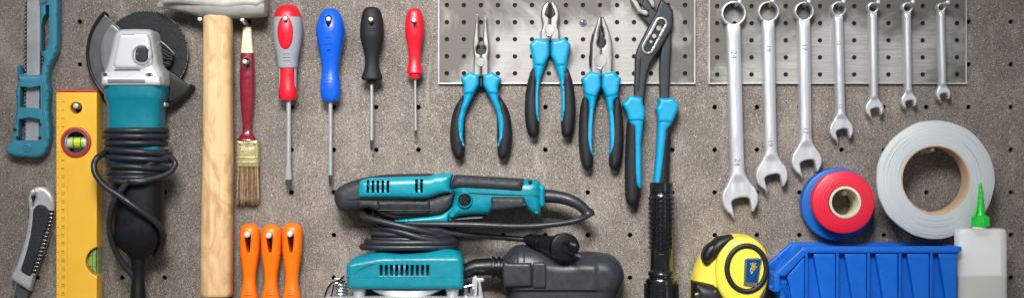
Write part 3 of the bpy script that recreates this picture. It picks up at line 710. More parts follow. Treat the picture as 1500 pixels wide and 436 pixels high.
def extraC(t, hd):
    M().box(538, 549, 41, 42, 36, 39.2, .3).build("grip_mark", 'gripgrey', t); M().box(539, 549, 44, 44.7, 36, 39.4, .3).build("grip_mark", 'gripgrey', t)
    m = M().lathe(543, [(114, 13), (117, 8), (119, 7.4), (122, 6.6), (122.5, 0)], 23, 24); m.build("lower_collar", 'blackp', t)
driver("black screwdriver with a waisted handle and flared collar", 543.3, [(9, 3), (10.2, 8), (13, 11.6), (20, 14.6), (30, 16.6), (44, 17.6), (54, 17.2), (64, 14.8), (74, 12.2), (84, 10.4), (94, 10.2), (101, 11.4), (107, 13.6), (112, 15.4), (116, 14.8), (117, 8)], 'rubber', 40, 23, (543, 28.5), (543, 121, 220, 2.5, 'ph'), circ(543, 29.2, 4.2, 4.8), extraC, peglabel="steel peg through the black screwdriver handle")
def extraD(t, hd):
    m = M().lathe(606.6, [(106.5, 11), (108, 8.4), (112.5, 8.2), (114.5, 7.4), (115, 0)], 21, 24); m.build("lower_collar", 'red', t)
driver("small all-red screwdriver with a thin shaft", 606.3, [(11, 3), (12, 7), (15, 9.8), (22, 12), (34, 14), (44, 14.4), (54, 13.2), (66, 10.6), (78, 9), (88, 8.8), (96, 10), (101, 11.4), (105, 12.4), (107, 12), (107.6, 8)], 'red', 38, 21, (606, 29.5), (607, 114, 201, 1.7, 'ph', .012), circ(606, 30.4, 4.2, 4.8), extraD, peglabel="steel peg through the small red screwdriver handle")

# ================================================================== orange handles
for x, dx, lab, y0 in ((364, .0, "orange tool handle next to the hammer, first of three", 328), (395.8, -1.2, "middle one of three orange tool handles", 329), (426.8, -1.6, "orange tool handle nearest the sander, last of three", 327)):
    t = thing("orange_handle", lab, "tool handle", x, 343, 34, "orange tool handles in a row")
    hole = [(x - 1 + 5 * math.cos(a), 344 + 5 * math.sin(a)) for a in np.linspace(PI, 2 * PI, 10)] + [(x + 3.2, 356), (x + 2.4, 367), (x + 1, 370), (x - 1.4, 370), (x - 3, 367), (x - 4.8, 356)]
    m = M().lathe(x, [(y0 - .6, 2), (y0, 7), (y0 + 3, 11), (y0 + 8, 14), (y0 + 16, 15), (y0 + 32, 14.8), (y0 + 44, 14.2), (y0 + 60, 11.8), (y0 + 74, 9.9), (y0 + 84, 9.6), (y0 + 94, 10.6), (y0 + 106, 13), (y0 + 116, 14), (y0 + 122, 13), (y0 + 123, 6)], 20, 36, 2.3, .95, sub=6, xs=lambda y, x=x, y0=y0: x - (y - y0) * .012)
    m.build("handle", 'orange', t, cuts=[M().puff(hole, -20, 70, .1, step=1.5)])
    m = M()
    for i in range(4): w = 4 + i * 1.1; m.tube([(x - 1.2 - w, 424.5 + i * 3.6, 29.4 + i * .9), (x - 1.2, 424 + i * 3.6, 31.2 + i * 1.1), (x - 1.2 + w, 424.5 + i * 3.6, 29.4 + i * .9)], .8, n=6)
    m.build("grip_rings", 'orange', t)
    m = M().lathe(x - 1.4, [(448, 3), (464, 3)], 20, 14); m.build("shaft", 'shaft', t)
    peg(x - 2.6, y0 + 15.5, 46, "steel peg through the " + ("orange handle next to the hammer" if x < 380 else "middle orange handle" if x < 410 else "orange handle nearest the sander"), 4.2)
# ================================================================== pliers
def grips(t, black, cyan, ax, d0=8, d1=30, collar=None, rc=7):
    for side in (0, 1):
        fb = (lambda p: p) if side == 0 else (lambda p: mir(p, ax))
        m = M().puff(fb(rnd(black, 6, 4)), d0 + 9, d1 - 1.5, 11, rh=12, both=True); g = m.build("grip", 'rubber', t)
        m = M().puff(fb(rnd(cyan, 2.2, 3)), d0 + 9, d1, rc, rh=7, both=True); m.build("grip_sleeve", 'cyan', g)
        if collar:
            m = M().puff(fb(rnd(collar, 3, 3)), d0 + 8, d1 + 2.2, 5, rh=6, both=True); m.build("grip_collar", 'cyan', g)
# needle nose
t = thing("needle_nose_pliers", "cyan-handled pliers with long thin needle jaws", "pliers", 704.5, 90, 28, "cyan-handled pliers on the metal plate")
ax = 704.5
jaw = [(698.2, 19), (699.6, 19), (701, 40), (701.8, 58), (701.6, 65), (698.3, 69), (697.6, 73), (699, 78), (704.4, 80.2), (704.4, 112), (693.5, 112), (693.6, 92), (694.6, 82), (692.6, 70), (693, 60), (695, 45)]
for side in (0, 1):
    pl = jaw if side == 0 else mir(jaw, ax + .1)
    m = M().puff(pl, 10, 24 + side * .4, 2.6, rh=1.8, step=1.6); m.build("jaw", 'pliers', t)
m = M().puff(circ(704.6, 72.5, 7, 8), 10, 14, .5); m.build("jaw_recess", 'darksteel', t)
m = M().spin(703.2, 91, [(6.8, 22), (6.8, 24.6), (6.4, 25), (5.8, 25), (0, 25)], 28); m.build("pivot", 'pliers', t, ang=15)
m = M().puff(rnd(rect(701, 708, 104, 128), 2), 10, 18, 2); m.build("spring_housing", 'blackp', t)
black = [(679, 137), (672, 147), (665, 158), (660.5, 175), (658.3, 195), (659.5, 212), (663.5, 226), (668, 232.5), (674, 234), (679.5, 229), (681, 216), (681, 150)]
cyan = [(680, 120), (701, 118), (701.5, 126), (693, 140), (682.5, 161), (679, 178), (678, 200), (679.5, 210), (681.3, 215.5), (677.5, 213.5), (672, 203), (669.3, 189), (670.2, 172), (675.5, 156), (679, 146), (679.4, 138)]
collar = [(674.3, 114.6), (679.5, 111.5), (685, 107), (689, 105), (693, 107.5), (701.3, 109.5), (701.5, 124), (693, 138), (680, 139), (679.5, 125)]
grips(t, black, cyan, ax, collar=collar)
# diagonal cutters
t = thing("diagonal_cutters", "cyan-handled cutters with short rounded cutting jaws", "pliers", 806, 52, 30, "cyan-handled pliers on the metal plate"); ax = 806
jaw = [(804.9, 1.5), (801, 2.4), (796, 8), (792.8, 16), (792.4, 25), (795, 35), (794, 42), (791.8, 46), (791.8, 60), (805.6, 60), (805.6, 27), (805.4, 10)]
for side in (0, 1):
    m = M().puff(jaw if side == 0 else mir(jaw, ax), 10, 25 + side * .4, 3, rh=2, step=1.6); j = m.build("jaw", 'pliers', t)
    bev = [(805, 2.6), (802.5, 6), (799, 14), (797, 21.5), (801, 25.5), (805.4, 28)]
    m = M().puff(bev if side == 0 else mir(bev, ax), 22, 25.9, 2.4, rh=2, step=1.6); m.build("cutting_bevel", 'darksteel', j)
m = M().spin(805.5, 43, [(7.4, 22), (7.4, 25.7), (7, 26), (6.4, 26), (0, 26)], 28); m.build("pivot", 'pliers', t, ang=15)
m = M().puff([(800, 51), (810, 50), (806, 58)], 22, 27.5, 1.2); m.build("spring", 'chrome', t)
m = M().puff(rnd(rect(803.5, 809, 58, 82), 2), 10, 18, 2); m.build("spring_housing", 'blackp', t)
black = [(783.5, 95), (779, 101), (773.5, 116), (769.5, 138), (768.3, 162), (770, 183), (773.5, 196), (778, 201), (784, 202), (789, 197), (790.2, 180), (788, 110)]
cyan = [(781, 76), (804.8, 70), (804.8, 82), (797, 101), (791.5, 117), (789.5, 135), (789.4, 160), (790.2, 179.5), (786.8, 175.5), (783.6, 163), (783.3, 140), (784.8, 122), (783, 104), (780.5, 97)]
collar = [(775.4, 65), (780, 61), (784.5, 55.5), (792, 57.5), (804.7, 60), (804.8, 82), (796, 98), (783.5, 97), (780, 84), (778.5, 76)]
grips(t, black, cyan, ax, d0=9, d1=31, collar=collar)
# combination pliers
t = thing("combination_pliers", "cyan-handled combination pliers with a serrated pipe hole in blunt jaws", "pliers", 881, 101, 30, "cyan-handled pliers on the metal plate"); ax = 881
jl = [(877.2, 24.6), (880.6, 24.8), (880.8, 38), (878.6, 41), (879.6, 43.5), (877.6, 45), (879, 47.5), (877, 49), (878.6, 51.5), (876.8, 53), (877.6, 56.5), (875.6, 60), (875.5, 65), (878, 69.4), (881, 70.4), (881, 112), (866, 112), (866.5, 100), (866.5, 84), (867.5, 66), (870, 52), (873.2, 39)]
jr = [(881.2, 24.8), (884.2, 24.6), (889.6, 37), (894, 50), (897.4, 63), (897.6, 84), (896.8, 112), (881, 112), (881, 70.4), (884.6, 69.2), (887.2, 65), (886.8, 60), (884.6, 56), (885.8, 53), (884, 51), (885.2, 48.5), (883.4, 46.5), (884.6, 44), (882.8, 41.5), (881.6, 38)]
m = M().puff(jl, 10, 26.4, 2.6, rh=1.8, step=1.5); m.build("jaw", 'pliers', t)
m = M().puff(jr, 10, 26, 2.6, rh=1.8, step=1.5); m.build("jaw", 'pliers', t)
m = M().puff([(872.5, 40), (868, 50), (865.2, 62), (864.5, 80), (863.6, 82), (863.8, 96), (866, 97), (867, 80), (869, 60)], 9, 20, 2, step=1.5); m.build("cutter_notch", 'darksteel', t)
m = M().puff(circ(881, 60, 6.5, 11), 10, 14, .5); m.build("jaw_recess", 'darksteel', t)
m = M().spin(880, 89, [(9.5, 24), (9.5, 26.6), (9.1, 26.9), (8.6, 26.9), (0, 26.9)], 30); m.build("pivot", 'pliers', t, ang=15)
m = M().puff([(874, 99), (884, 98), (880, 106)], 24, 28.5, 1.2); m.build("spring", 'chrome', t)
m = M().puff(rnd(rect(879, 885, 106, 130), 2), 10, 18, 2); m.build("spring_housing", 'blackp', t)
black = [(860, 139), (854.5, 141.5), (850, 158), (848, 184), (847.8, 209), (850.5, 234), (855, 246), (860.5, 250), (866, 248.5), (869.2, 243), (869.6, 231), (866, 160)]
cyan = [(856, 124), (880, 118), (880, 129), (873.5, 146), (870.3, 163), (868.6, 185), (868, 208), (869, 222), (869.8, 231), (865, 224), (861.4, 213), (860, 200), (860.6, 182), (862.8, 163), (862.6, 148), (856, 142)]
collar = [(851.3, 115), (856, 112), (860, 107), (863, 104.6), (870, 105.6), (880, 107.5), (880.2, 128), (873, 143), (860, 141), (856, 136), (855, 126)]
grips(t, black, cyan, ax, d0=9, d1=31, collar=collar)
# water pump pliers
t = thing("water_pump_pliers", "long grey water-pump pliers with a slotted joint and cyan handles", "pliers", 955, 70, 32, "cyan-handled pliers on the metal plate")
arm2 = [(948, -14), (956, -2), (960, 12), (972, 26), (985, 42), (985.4, 62), (983, 100), (981.6, 150), (968, 150), (967.2, 100), (968.4, 78), (971, 60), (960, 48), (950, 36), (942, 26), (936, 19)]
m = M().puff(rnd(arm2, 2, 2), 8, 19, 2.6, rh=3, step=2); m.build("rear_arm", 'gunmetal', t)
arm1 = [(970, -3), (974, 2), (981, 7), (986.8, 15), (987.4, 30), (986, 39), (980, 50), (968, 72), (958, 86), (952.5, 96), (948.4, 110), (943.5, 150), (929.5, 150), (930.4, 109), (930.8, 84), (934, 71), (939.5, 60), (947, 45), (956, 29), (962.5, 17), (966, 5)]
m = M().puff(rnd(arm1, 4, 3), 14, 27, 3, rh=3, step=2.2); ar = m.build("front_arm", 'gunmetal', t)
m = M().puff(rnd([(935, 84), (940, 84), (938.5, 112), (936.5, 134), (933, 134), (934, 108)], 2), 25, 27.4, 1.2, step=2); m.build("arm_channel", 'darksteel', ar)
ca, cb = np.array((949.5, 70.)), np.array((968.8, 34.5)); u = (cb - ca) / np.linalg.norm(cb - ca); nrm = np.array((-u[1], u[0]))
def stad(r, a, b):
    an = math.atan2(nrm[1], nrm[0])
    return [tuple(b + r * np.array((math.cos(an - PI * i / 12), math.sin(an - PI * i / 12)))) for i in range(13)] + [tuple(a + r * np.array((math.cos(an + PI - PI * i / 12), math.sin(an + PI - PI * i / 12)))) for i in range(13)]
m = M().puff(stad(10.2, ca, cb), 26, 29.6, 1.6, [stad(5.2, ca - u * 1., cb + u * 1.)], step=1.5); sp = m.build("slot_plate", 'pliers', t)
m = M().puff(stad(5.6, ca - u, cb + u), 24, 27.3, .4, step=2); m.build("slot_recess", 'slot', sp)
m = M().spin(958.5, 53, [(3.6, 26), (3.5, 30.6), (3, 31), (2.8, 31), (0, 31)], 18); m.spin(965.6, 41.5, [(4.2, 26), (4, 28.8), (3.6, 29), (0, 29)], 18); m.spin(954, 61, [(2.4, 26), (2.2, 28), (0, 28)], 16); m.build("joint_bolt", 'pliers', sp, ang=15)
up = [(924, -14), (924.5, 0), (930, 9), (935, 18.5), (948, 23.3), (951.4, 20.5), (950, 15.6), (941, 12.5), (937.5, 7), (936, 3), (933, 0), (932, -14)]
lo = [(945, -14), (949.5, 1), (953, 6), (955, 10.5), (958.5, 11.8), (960.4, 8.5), (959.6, 2), (957, -4), (952, -14)]
m = M().puff(up, 9, 25, 1.5, step=1.5); m.build("jaw", 'pliers', t)
m = M().puff(lo, 9, 25, 1.5, step=1.5); m.build("jaw", 'pliers', t)
m = M()
for i in range(5): m.puff(rnd([(936 + i * 3.2, 1 + i * 2.6), (939 + i * 3.2, 2 + i * 2.4), (937.5 + i * 3.2, 6 + i * 2.4)], .4), 9, 22, .5, step=1)
m.puff([(933, -14), (946, -14), (954, 9), (949, 16), (938, 6)], 8, 13, .5, step=2); m.build("jaw_teeth", 'gunmetal', t)
def grip1(black, cyan, collar, cmir):
    m = M().puff(rnd(black, 6, 4), 19, 33, 9, rh=11, both=True); g = m.build("grip", 'rubber', t)
    m = M().puff(rnd(cyan, 2, 3), 19, 34.5, 6, rh=6, both=True); m.build("grip_sleeve", 'cyan', g)
    m = M().puff(rnd(collar, 3, 3), 18, 36.5, 5, rh=6, both=True); m.build("grip_collar", 'cyan', g)
grip1([(926, 172), (919, 178), (917.4, 209), (916, 241), (916.3, 285), (918.5, 297), (923.5, 301.5), (930, 301.5), (935, 297.5), (937.4, 287), (938, 262), (938, 180)],
      [(922, 166), (944.6, 165), (943, 178), (939.4, 209), (940, 245), (940.2, 274), (936.8, 277.5), (931.5, 268), (929.8, 250), (929.6, 212), (929, 187), (921.5, 179)],
      [(911.5, 152.5), (918, 146), (922, 139.6), (932, 141), (942, 143.5), (941.4, 150), (944, 158), (945.4, 166.5), (943, 178), (921.5, 178), (918.4, 166)], 0)
grip1([(972, 178), (984, 180), (983.4, 209), (982, 240), (980.6, 275), (977, 297), (972, 301), (964, 300), (960, 290), (958, 268), (966, 200)],
      [(964, 172), (986, 172), (984.5, 182), (977.4, 190), (975.6, 209), (973.5, 228), (970.5, 250), (968, 268), (964, 282), (959, 282), (958, 267), (960.5, 240), (963, 205), (963.8, 185)],
      [(964, 143), (975, 144), (987, 142.5), (989.5, 148), (995.6, 153.5), (993, 162), (985, 180), (963.8, 180), (963.6, 168), (960.4, 160), (965.4, 151)], 0)

# ================================================================== flashlight
fx = 970.3; fd = 46
t = thing("flashlight", "glossy black metal flashlight standing head down with a checkered grip", "flashlight", fx, 360, 62); yb = ybot(62) - 1
m = M().lathe(fx, [(267, 15.4), (268.2, 17), (281, 17.2), (282.4, 15.6), (284, 16.4), (287, 17.6), (364, 17.8), (366.5, 17.2), (368, 16.7), (396, 17), (397.5, 18.6), (400.6, 20.2), (403, 20.4), (404.6, 18.6), (406.8, 18.8), (408.4, 22), (411, 23.2), (416, 23.4), (440, 24), (462, 28), (yb - 3, 30), (yb, 28)], fd, 40); b = m.build("flashlight_body", 'flash', t, ang=30)
m = M()
for r in range(11):
    y = 288.4 + r * 7.1
    for a in range(22):
        th = 2 * PI * a / 22; rr = 17.9
        c = np.array((fx + rr * math.cos(th), fd + rr * math.sin(th))); n_ = np.array((math.cos(th), math.sin(th))); tg = np.array((-n_[1], n_[0]))
        v = []
        for yy, w, h in ((y, 2.4, -.5), (y + 1.6, 1.8, 1.1), (y + 4.6, 1.8, 1.1), (y + 5.8, 2.4, -.5)):
            for sg in (-1, 1):
                p = c + tg * w * sg + n_ * h; v.append((p[0], yy, p[1]))
        m.add(v, [(0, 1, 3, 2), (2, 3, 5, 4), (4, 5, 7, 6), (0, 2, 4, 6), (1, 3, 5, 7)])
m.build("knurling", 'flash', b, ang=15)
m = M()
for y, rr in ((283, 16.6), (399.5, 20.6), (412, 23.8), (424, 24), (398, 19)): M().sweep([(fx, y - .45, fd, rr), (fx, y + .45, fd, rr)], 40).build("body_ring", 'darksteel', b)
m = M()
for a in range(14):
    th = 2 * PI * a / 14 + .1; c = (fx + 23.4 * math.cos(th), fd + 23.4 * math.sin(th)); m.sweep([(c[0], 416, c[1], 1.9), (c[0] + .5 * math.cos(th), 446, c[1] + .5 * math.sin(th), 2.1)], 8)
m.build("head_fins", 'flash', b)
m = M().puff(rnd(rect(964, 975, 371, 395), 1.5), 60, 64.2, 1); m.build("neck_flat", 'flash', b)

# ================================================================== spanners
SP = [  # ring x, y, R, r | shank x at the ring, at the jaw, half widths | jaw x, y, R, slot, tilt, depth, number
    (1074.8, 20, 18.6, 15.4, 1074.8, 1081, 10.4, 9.6, 1084.5, 290.5, 26.6, 27, 11, 16, "24"),
    (1126, 17.5, 15.9, 13, 1126, 1129.6, 9.2, 8.7, 1131, 256.5, 23.4, 23.5, 13, 15, "19"),
    (1178, 17, 14.5, 11.7, 1178.4, 1181, 9.0, 8.6, 1182, 235.5, 22.2, 22, 13, 15, "17"),
    (1228.7, 13.4, 11.4, 8.7, 1228.6, 1232, 7.0, 6.5, 1233, 190, 17.3, 17.5, 13, 13, "13"),
    (1279, 11.5, 8.6, 6, 1279.3, 1280.8, 6.4, 5.8, 1281.4, 159, 13.5, 13.2, 13, 11, "10"),
    (1329.3, 11.5, 8.4, 5.7, 1329.3, 1331.2, 6.0, 5.5, 1331.8, 148, 11.8, 11.5, 13, 11, "9"),
    (1379, 11, 6.9, 4.5, 1379.2, 1381.6, 5.6, 5.4, 1382.2, 137.5, 11, 10.5, 14, 10, "8")]
LB = ["largest chrome combination spanner, stamped 24, hanging next to the bare board gap", "second largest chrome spanner, stamped 19", "third largest chrome spanner, stamped 17, its jaw just above the blue tape roll", "middle-sized chrome spanner, fourth largest of seven",
      "third smallest chrome spanner of the seven", "second smallest chrome spanner", "smallest chrome spanner, above the silver tape roll"]
PL = ["largest", "second largest", "third largest", "middle-sized", "third smallest", "second smallest", "smallest"]
for i, (rx, ry, R, r, sx0, sx1, h0, h1, jx, jy, JR, sw, tilt, th, num) in enumerate(SP):
    t = thing("spanner", LB[i], "spanner", rx, ry - r + 3, 24, "chrome combination spanners in a row")
    al = math.asin(min(.95, h0 / R)) * .92
    out = [(rx + R * math.sin(a), ry - R * math.cos(a)) for a in np.linspace(-(PI - al), PI - al, 40)]
    y0 = ry + R + 4
    be = math.radians(52); Px, Py = JR * math.sin(be), -JR * math.cos(be); s_ = (Px - h1) / math.cos(be); cyy = Py - s_ * math.sin(be); sy = cyy - s_ * .8
    def bez(sg):
        A, Cn, B = np.array((sx1 + sg * h1, jy + sy)), np.array((sx1 + sg * h1, jy + cyy)), np.array((jx + sg * Px, jy + Py))
        return [tuple((1 - q) ** 2 * A + 2 * q * (1 - q) * Cn + q * q * B) for q in np.linspace(0, 1, 10)]
    out += [(sx0 + h0, y0), ((sx0 + sx1) / 2 + (h0 + h1) / 2, (y0 + jy + sy) / 2)] + bez(1)
    ti = math.radians(tilt); dx, dy = math.sin(ti), math.cos(ti); px_, py_ = dy, -dx     # slot axis; its right-hand normal
    hw = sw / 2
    def loc(a, b): return (jx + dx * a + px_ * b, jy + dy * a + py_ * b)
    tipR = loc(math.sqrt((JR * .97) ** 2 - hw * hw), hw); tipL = loc(math.sqrt((JR * 1.1) ** 2 - hw * hw), -hw)
    aR = math.atan2(tipR[0] - jx, -(tipR[1] - jy)); aL = math.atan2(tipL[0] - jx, -(tipL[1] - jy))
    oR = loc(math.sqrt((JR * .97) ** 2 - hw * hw) + .3, hw + JR * .10); oL = loc(math.sqrt((JR * 1.1) ** 2 - hw * hw) + .2, -hw - JR * .05)
    a1 = math.atan2(oR[0] - jx, -(oR[1] - jy)); a2 = math.atan2(oL[0] - jx, -(oL[1] - jy))
    arcR = [(jx + JR * math.sin(a), jy - JR * math.cos(a)) for a in np.linspace(be + .08, a1 - .12, 18)]
    arcL = [(jx + JR * math.sin(a), jy - JR * math.cos(a)) for a in np.linspace(a2 + .2, -be - .08, 18)]
    top = [loc(-1 + hw * .62 - hw * .62 * math.sin(q), hw * math.cos(q)) for q in np.linspace(0, PI, 14)]
    top = [loc(hw * .40 - hw * .50 * math.sin(q) ** .8, hw * math.copysign(abs(math.cos(q)) ** .8, math.cos(q))) for q in np.linspace(0.02, PI - .02, 14)]
    out += arcR + [oR, tipR] + top + [tipL, oL] + arcL + bez(-1)[::-1] + [((sx0 + sx1) / 2 - (h0 + h1) / 2, (y0 + jy + sy) / 2), (sx0 - h0, y0)]
    hole = circ(rx, ry, r, n=36)
    yr = ry + R * .9; yj = jy - JR * 1.35; wy = (h0 + h1) / 2
    def hf(x, y, tt, th=th, yr=yr, yj=yj, wy=wy, jy=jy, JR=JR, ry=ry, R=R):
        s1 = min(1, max(0, (y - yr) / (R * .8))) * min(1, max(0, (yj - y) / (JR * .5) + 1))
        s1 = s1 * s1 * (3 - 2 * s1)
        ring = max(0, 1 - max(0, y - ry) / (R * 1.6)) if y > ry else 1
        crown = 1 - (1 - min(1, tt / wy)) ** 2
        return s1 * (3.2 * crown - 1.0) + ring * 2.0
    m = M().puff(out, 24 - th, 24, 2.2, [hole], rh=2.0, step=max(1.3, JR / 15), hf=hf, hb=.7)
    sp = m.build("spanner_body", 'steel', t, ang=50)
    m = M(); sz = wy * 1.15
    if i < 4:
        M().text(num, sx0 - .5, y0 + 34 + (4 if i == 0 else 0), 26.1, sz, -PI / 2, .3).build("stamped_size", 'engr', sp); M().text(num, sx1 - (1.4 if i < 3 else .8), jy - JR * 2.0, 26.0, sz, -PI / 2, .3).build("stamped_size", 'engr', sp)
    bx = 1050.8 + (1402 - 1050.8) / 14 * round((rx - 1050.8) / 25.086)
    tipx = [1083.5, 1132, 1185, 1236, 1287, 1338, 1389][i]; tipy = [2.5, 1, 2, 2, 3, 3, 3.5][i]
    peg(tipx, tipy, 42, f"steel peg carrying the {PL[i]} spanner", 2.9, base=(bx, 9.5))

# ================================================================== tape rolls
kd = K(30)
t = thing("electrical_tape", "blue electrical tape roll behind the red tape roll", "tape", 1228, 299, 30, "rolls of tape")
m = M().spin(1228, 299, [(24.6, 3), (50, 3), (53, 5), (53.4, 8), (53.4, 26), (52.6, 28.6), (49, 29.6), (24.6, 29.6)], 72, closed=True); m.build("tape_roll", 'bluetape', t)
m = M().spin(1228, 299, [(22.6, 3), (24.6, 3), (24.6, 29.8), (22.6, 29.8)], 48, closed=True); m.build("tape_core", 'core', t)
t = thing("electrical_tape", "red electrical tape roll hung in front of the blue roll", "tape", 1236, 296, 58, "rolls of tape")
m = M().spin(1236, 296, [(23, 31), (43, 31), (45.4, 33), (45.8, 36), (45.8, 54), (45.2, 56.6), (43, 57.6), (23, 58)], 72, closed=True); m.build("tape_roll", 'redtape', t)
m = M().spin(1238, 296, [(19.4, 31), (23.2, 31), (23.4, 58.6), (22.4, 59.2), (20, 59), (19.4, 58)], 48, closed=True); m.build("tape_core", 'core', t)
peg(1237.5, 282.3, 34, "steel peg inside the red and blue tape rolls", 4)
t = thing("cloth_tape", "large silver-grey cloth tape roll with a cardboard core", "tape", 1371, 263, 66, "rolls of tape")
random.seed(5); A = [random.uniform(-1, 1) for _ in range(40)]
n = 120; prof = [(50.5, 30), (78, 30), (79, 32), (83, 44), (86.6, 58), (87, 62), (86.4, 64.6), (84, 66), (50.5, 66)]
v = []; f = []
for rr, dd in prof:
    for j in range(n):
        a = 2 * PI * j / n; w = 0 if rr < 60 else .22 * math.sin(a * 13 + 1) + .35 * math.sin(a * 7 + 2) + .12 * math.sin(a * 23)
        v.append((1371 + (rr + w) * math.cos(a), 263 + (rr + w) * math.sin(a), dd + (.6 * math.sin(a * 3) if dd > 60 else 0)))
L = len(prof)
for i in range(L):
    for j in range(n): k2 = (j + 1) % n; i2 = (i + 1) % L; f.append((i * n + j, i * n + k2, i2 * n + k2, i2 * n + j))
m = M().add(v, f); tr = m.build("tape_roll", 'greytape', t)
m = M().spin(1370.5, 263, [(48.2, 28), (51.2, 28), (51.2, 65.4), (50.6, 66.4), (48.8, 66.2), (48.2, 65.4)], 80, closed=True, wob=.004); m.build("tape_core", 'card', t)
m = M()
for rr, a0, a1 in ((78, 3.3, 5.6), (72, 2.6, 4.9), (66, 3.9, 6.5), (81.5, .6, 2.6), (60, .2, 2.9), (69, .8, 2.0), (55, 3.0, 5.2)):
    m.tube([(1371 + rr * math.cos(a), 263 + rr * math.sin(a), 65.55) for a in np.linspace(a0, a1, 26)], .38, 2, 6)
m.build("layer_edge", 'sawgrey', tr)
peg(1366, 218.6, 52, "steel peg at the top of the silver tape roll's hole", 3.4, base=(1352, 222)); peg(1400, 227, 40, "steel peg at the upper side of the silver tape roll's hole", 2.6, base=(1392, 226)); 

# ================================================================== tape measure
t = thing("tape_measure", "yellow and black tape measure standing by the blue bin", "tape measure", 1080, 400, 60); yb = ybot(60)
ol = cr([(1016, 436), (1017, 415), (1021, 398), (1029, 379), (1039, 362), (1053, 350), (1070, 345), (1088, 344), (1104, 347), (1117, 357), (1125, 371), (1127.5, 390), (1125.5, 415), (1119, 440)], 5, False) + [(1108, yb), (1018, yb)]
m = M().puff(ol, 6, 58, 30, rh=34, step=3); b = m.build("case", 'tyellow', t)
fr = cr([(1066, 445), (1056, 432), (1049, 415), (1047.5, 396), (1050, 378), (1058, 361), (1070, 350.5), (1087, 346), (1104, 349), (1116, 358.5), (1123.5, 372), (1126, 391), (1124, 413), (1116, 440)], 5, False) + [(1106, yb - 2), (1070, yb - 2)]
m = M().puff(fr, 34, 70, 9, rh=9, step=3); fc = m.build("case_front", 'tyellow', t)
m = M().sweep([(1092.3 + 28.6 * math.cos(a), 392 + 33.2 * math.sin(a), 70.3, 4.0, 2.6) for a in np.linspace(0, 2 * PI, 64, endpoint=False)], 12, closed=True); m.build("ring", 'tblack', fc)
m = M().puff([(1088.6, 376), (1114.2, 376.2), (1107.3, 419), (1087.2, 415.6)], 69, 73.4, 1, step=2); lb = m.build("label", 'chrome', fc)
m = M().puff([(1092.2, 378.6), (1112.8, 378.8), (1106.5, 412.2), (1090, 411.4)], 73, 74, .5, step=2); m.build("label_face", 'tapelabel', lb)
m = M().spin(1101.4, 389, [(3.4, 73.6), (3.2, 74.8), (0, 75.2)], 20, sy=1.9); m.build("emblem", 'gold', lb)
m = M()
for q in range(0, 10, 3): a = q * 2 * PI / 10; m.box(1101.4 + 4.4 * math.cos(a) - .5, 1101.4 + 4.4 * math.cos(a) + .5, 389 + 8.2 * math.sin(a) - .7, 389 + 8.2 * math.sin(a) + .7, 73.8, 74.6, .2)
for x, y in ((1097.6, 395), (1098.8, 398), (1098, 392)): m.spin(x, y, [(1, 73.8), (.8, 74.8), (0, 75)], 8)
m.build("emblem_print", 'inkw', lb)
m = M().sweep([(1036, 384, 42, 7, 14), (1045, 367, 47, 12, 19), (1057, 355, 51, 11, 18), (1073, 347.5, 49, 5.5, 13)], 20); m.build("top_grip", 'tblack', t)
bt = [(1039.5 + 8.6 * math.cos(a) * math.cos(.5) - 15 * math.sin(a) * math.sin(-.5) * -1, 0) for a in [0]]
m = M().puff([(1040 + 9.2 * math.cos(a) * .87 + 16 * math.sin(a) * .48, 369.5 + 9.2 * math.cos(a) * .48 - 16 * math.sin(a) * .87) for a in np.linspace(0, 2 * PI, 30, endpoint=False)], 36, 66, 8, rh=9); lk = m.build("lock_button", 'blackp', t)
m = M().puff([(1016, 412), (1024, 412.5), (1040, 414), (1050, 417), (1057, 424), (1064, 435), (1070, 446), (1070, yb), (1016, yb)], 20, 69, 16, rh=18, step=3); bs = m.build("base_grip", 'tblack', t)
m = M().puff([(1017, 427), (1036, 429), (1036, 446), (1017, 446)], 50, 66, 3); m.build("blade_mouth", 'slot', bs)
m = M().sweep([(1022, 440, 62, 2.5, .6), (1020, 428, 66, 2.5, .6)], 8, 4); m.build("tape_end", 'tyellow', t)
m = M().spin(1046, 425.5, [(2.4, 64), (2.2, 68.4), (1.4, 69), (0, 69)], 14); m.build("case_screw", 'chrome', bs)
m = M().puff([(1112, 428), (1124, 416), (1123, 440), (1108, 456), (1098, yb), (1096, 450)], 30, 70.6, 6, step=3); m.build("heel_grip", 'tblack', t)

# ================================================================== blue bin
DF = 112
t = thing("storage_bin", "blue open-fronted plastic storage bin with ribbed sides", "storage bin", 1280, 420, DF); yb = ybot(DF)
kb = 1.0
U = 12
def wall(d0, d1):
    return M().puff([(1403.5, 364), (1181, 364), (1150, 403), (1153.5, 412), (1166, yb), (1398, yb)], d0, d1, .8, step=6)
sw_ = wall(96, 100).build("side_wall", 'binblue', t); wall(8, 12).build("side_wall", 'binblue', t)
m = M().box(1396, 1402.5, 366, yb, 12, 102, 1); m.build("back_wall", 'binblue', t)
m = M().box(1164, 1398, yb - 5, yb, 10, 104, 1); m.build("base", 'binblue', t)
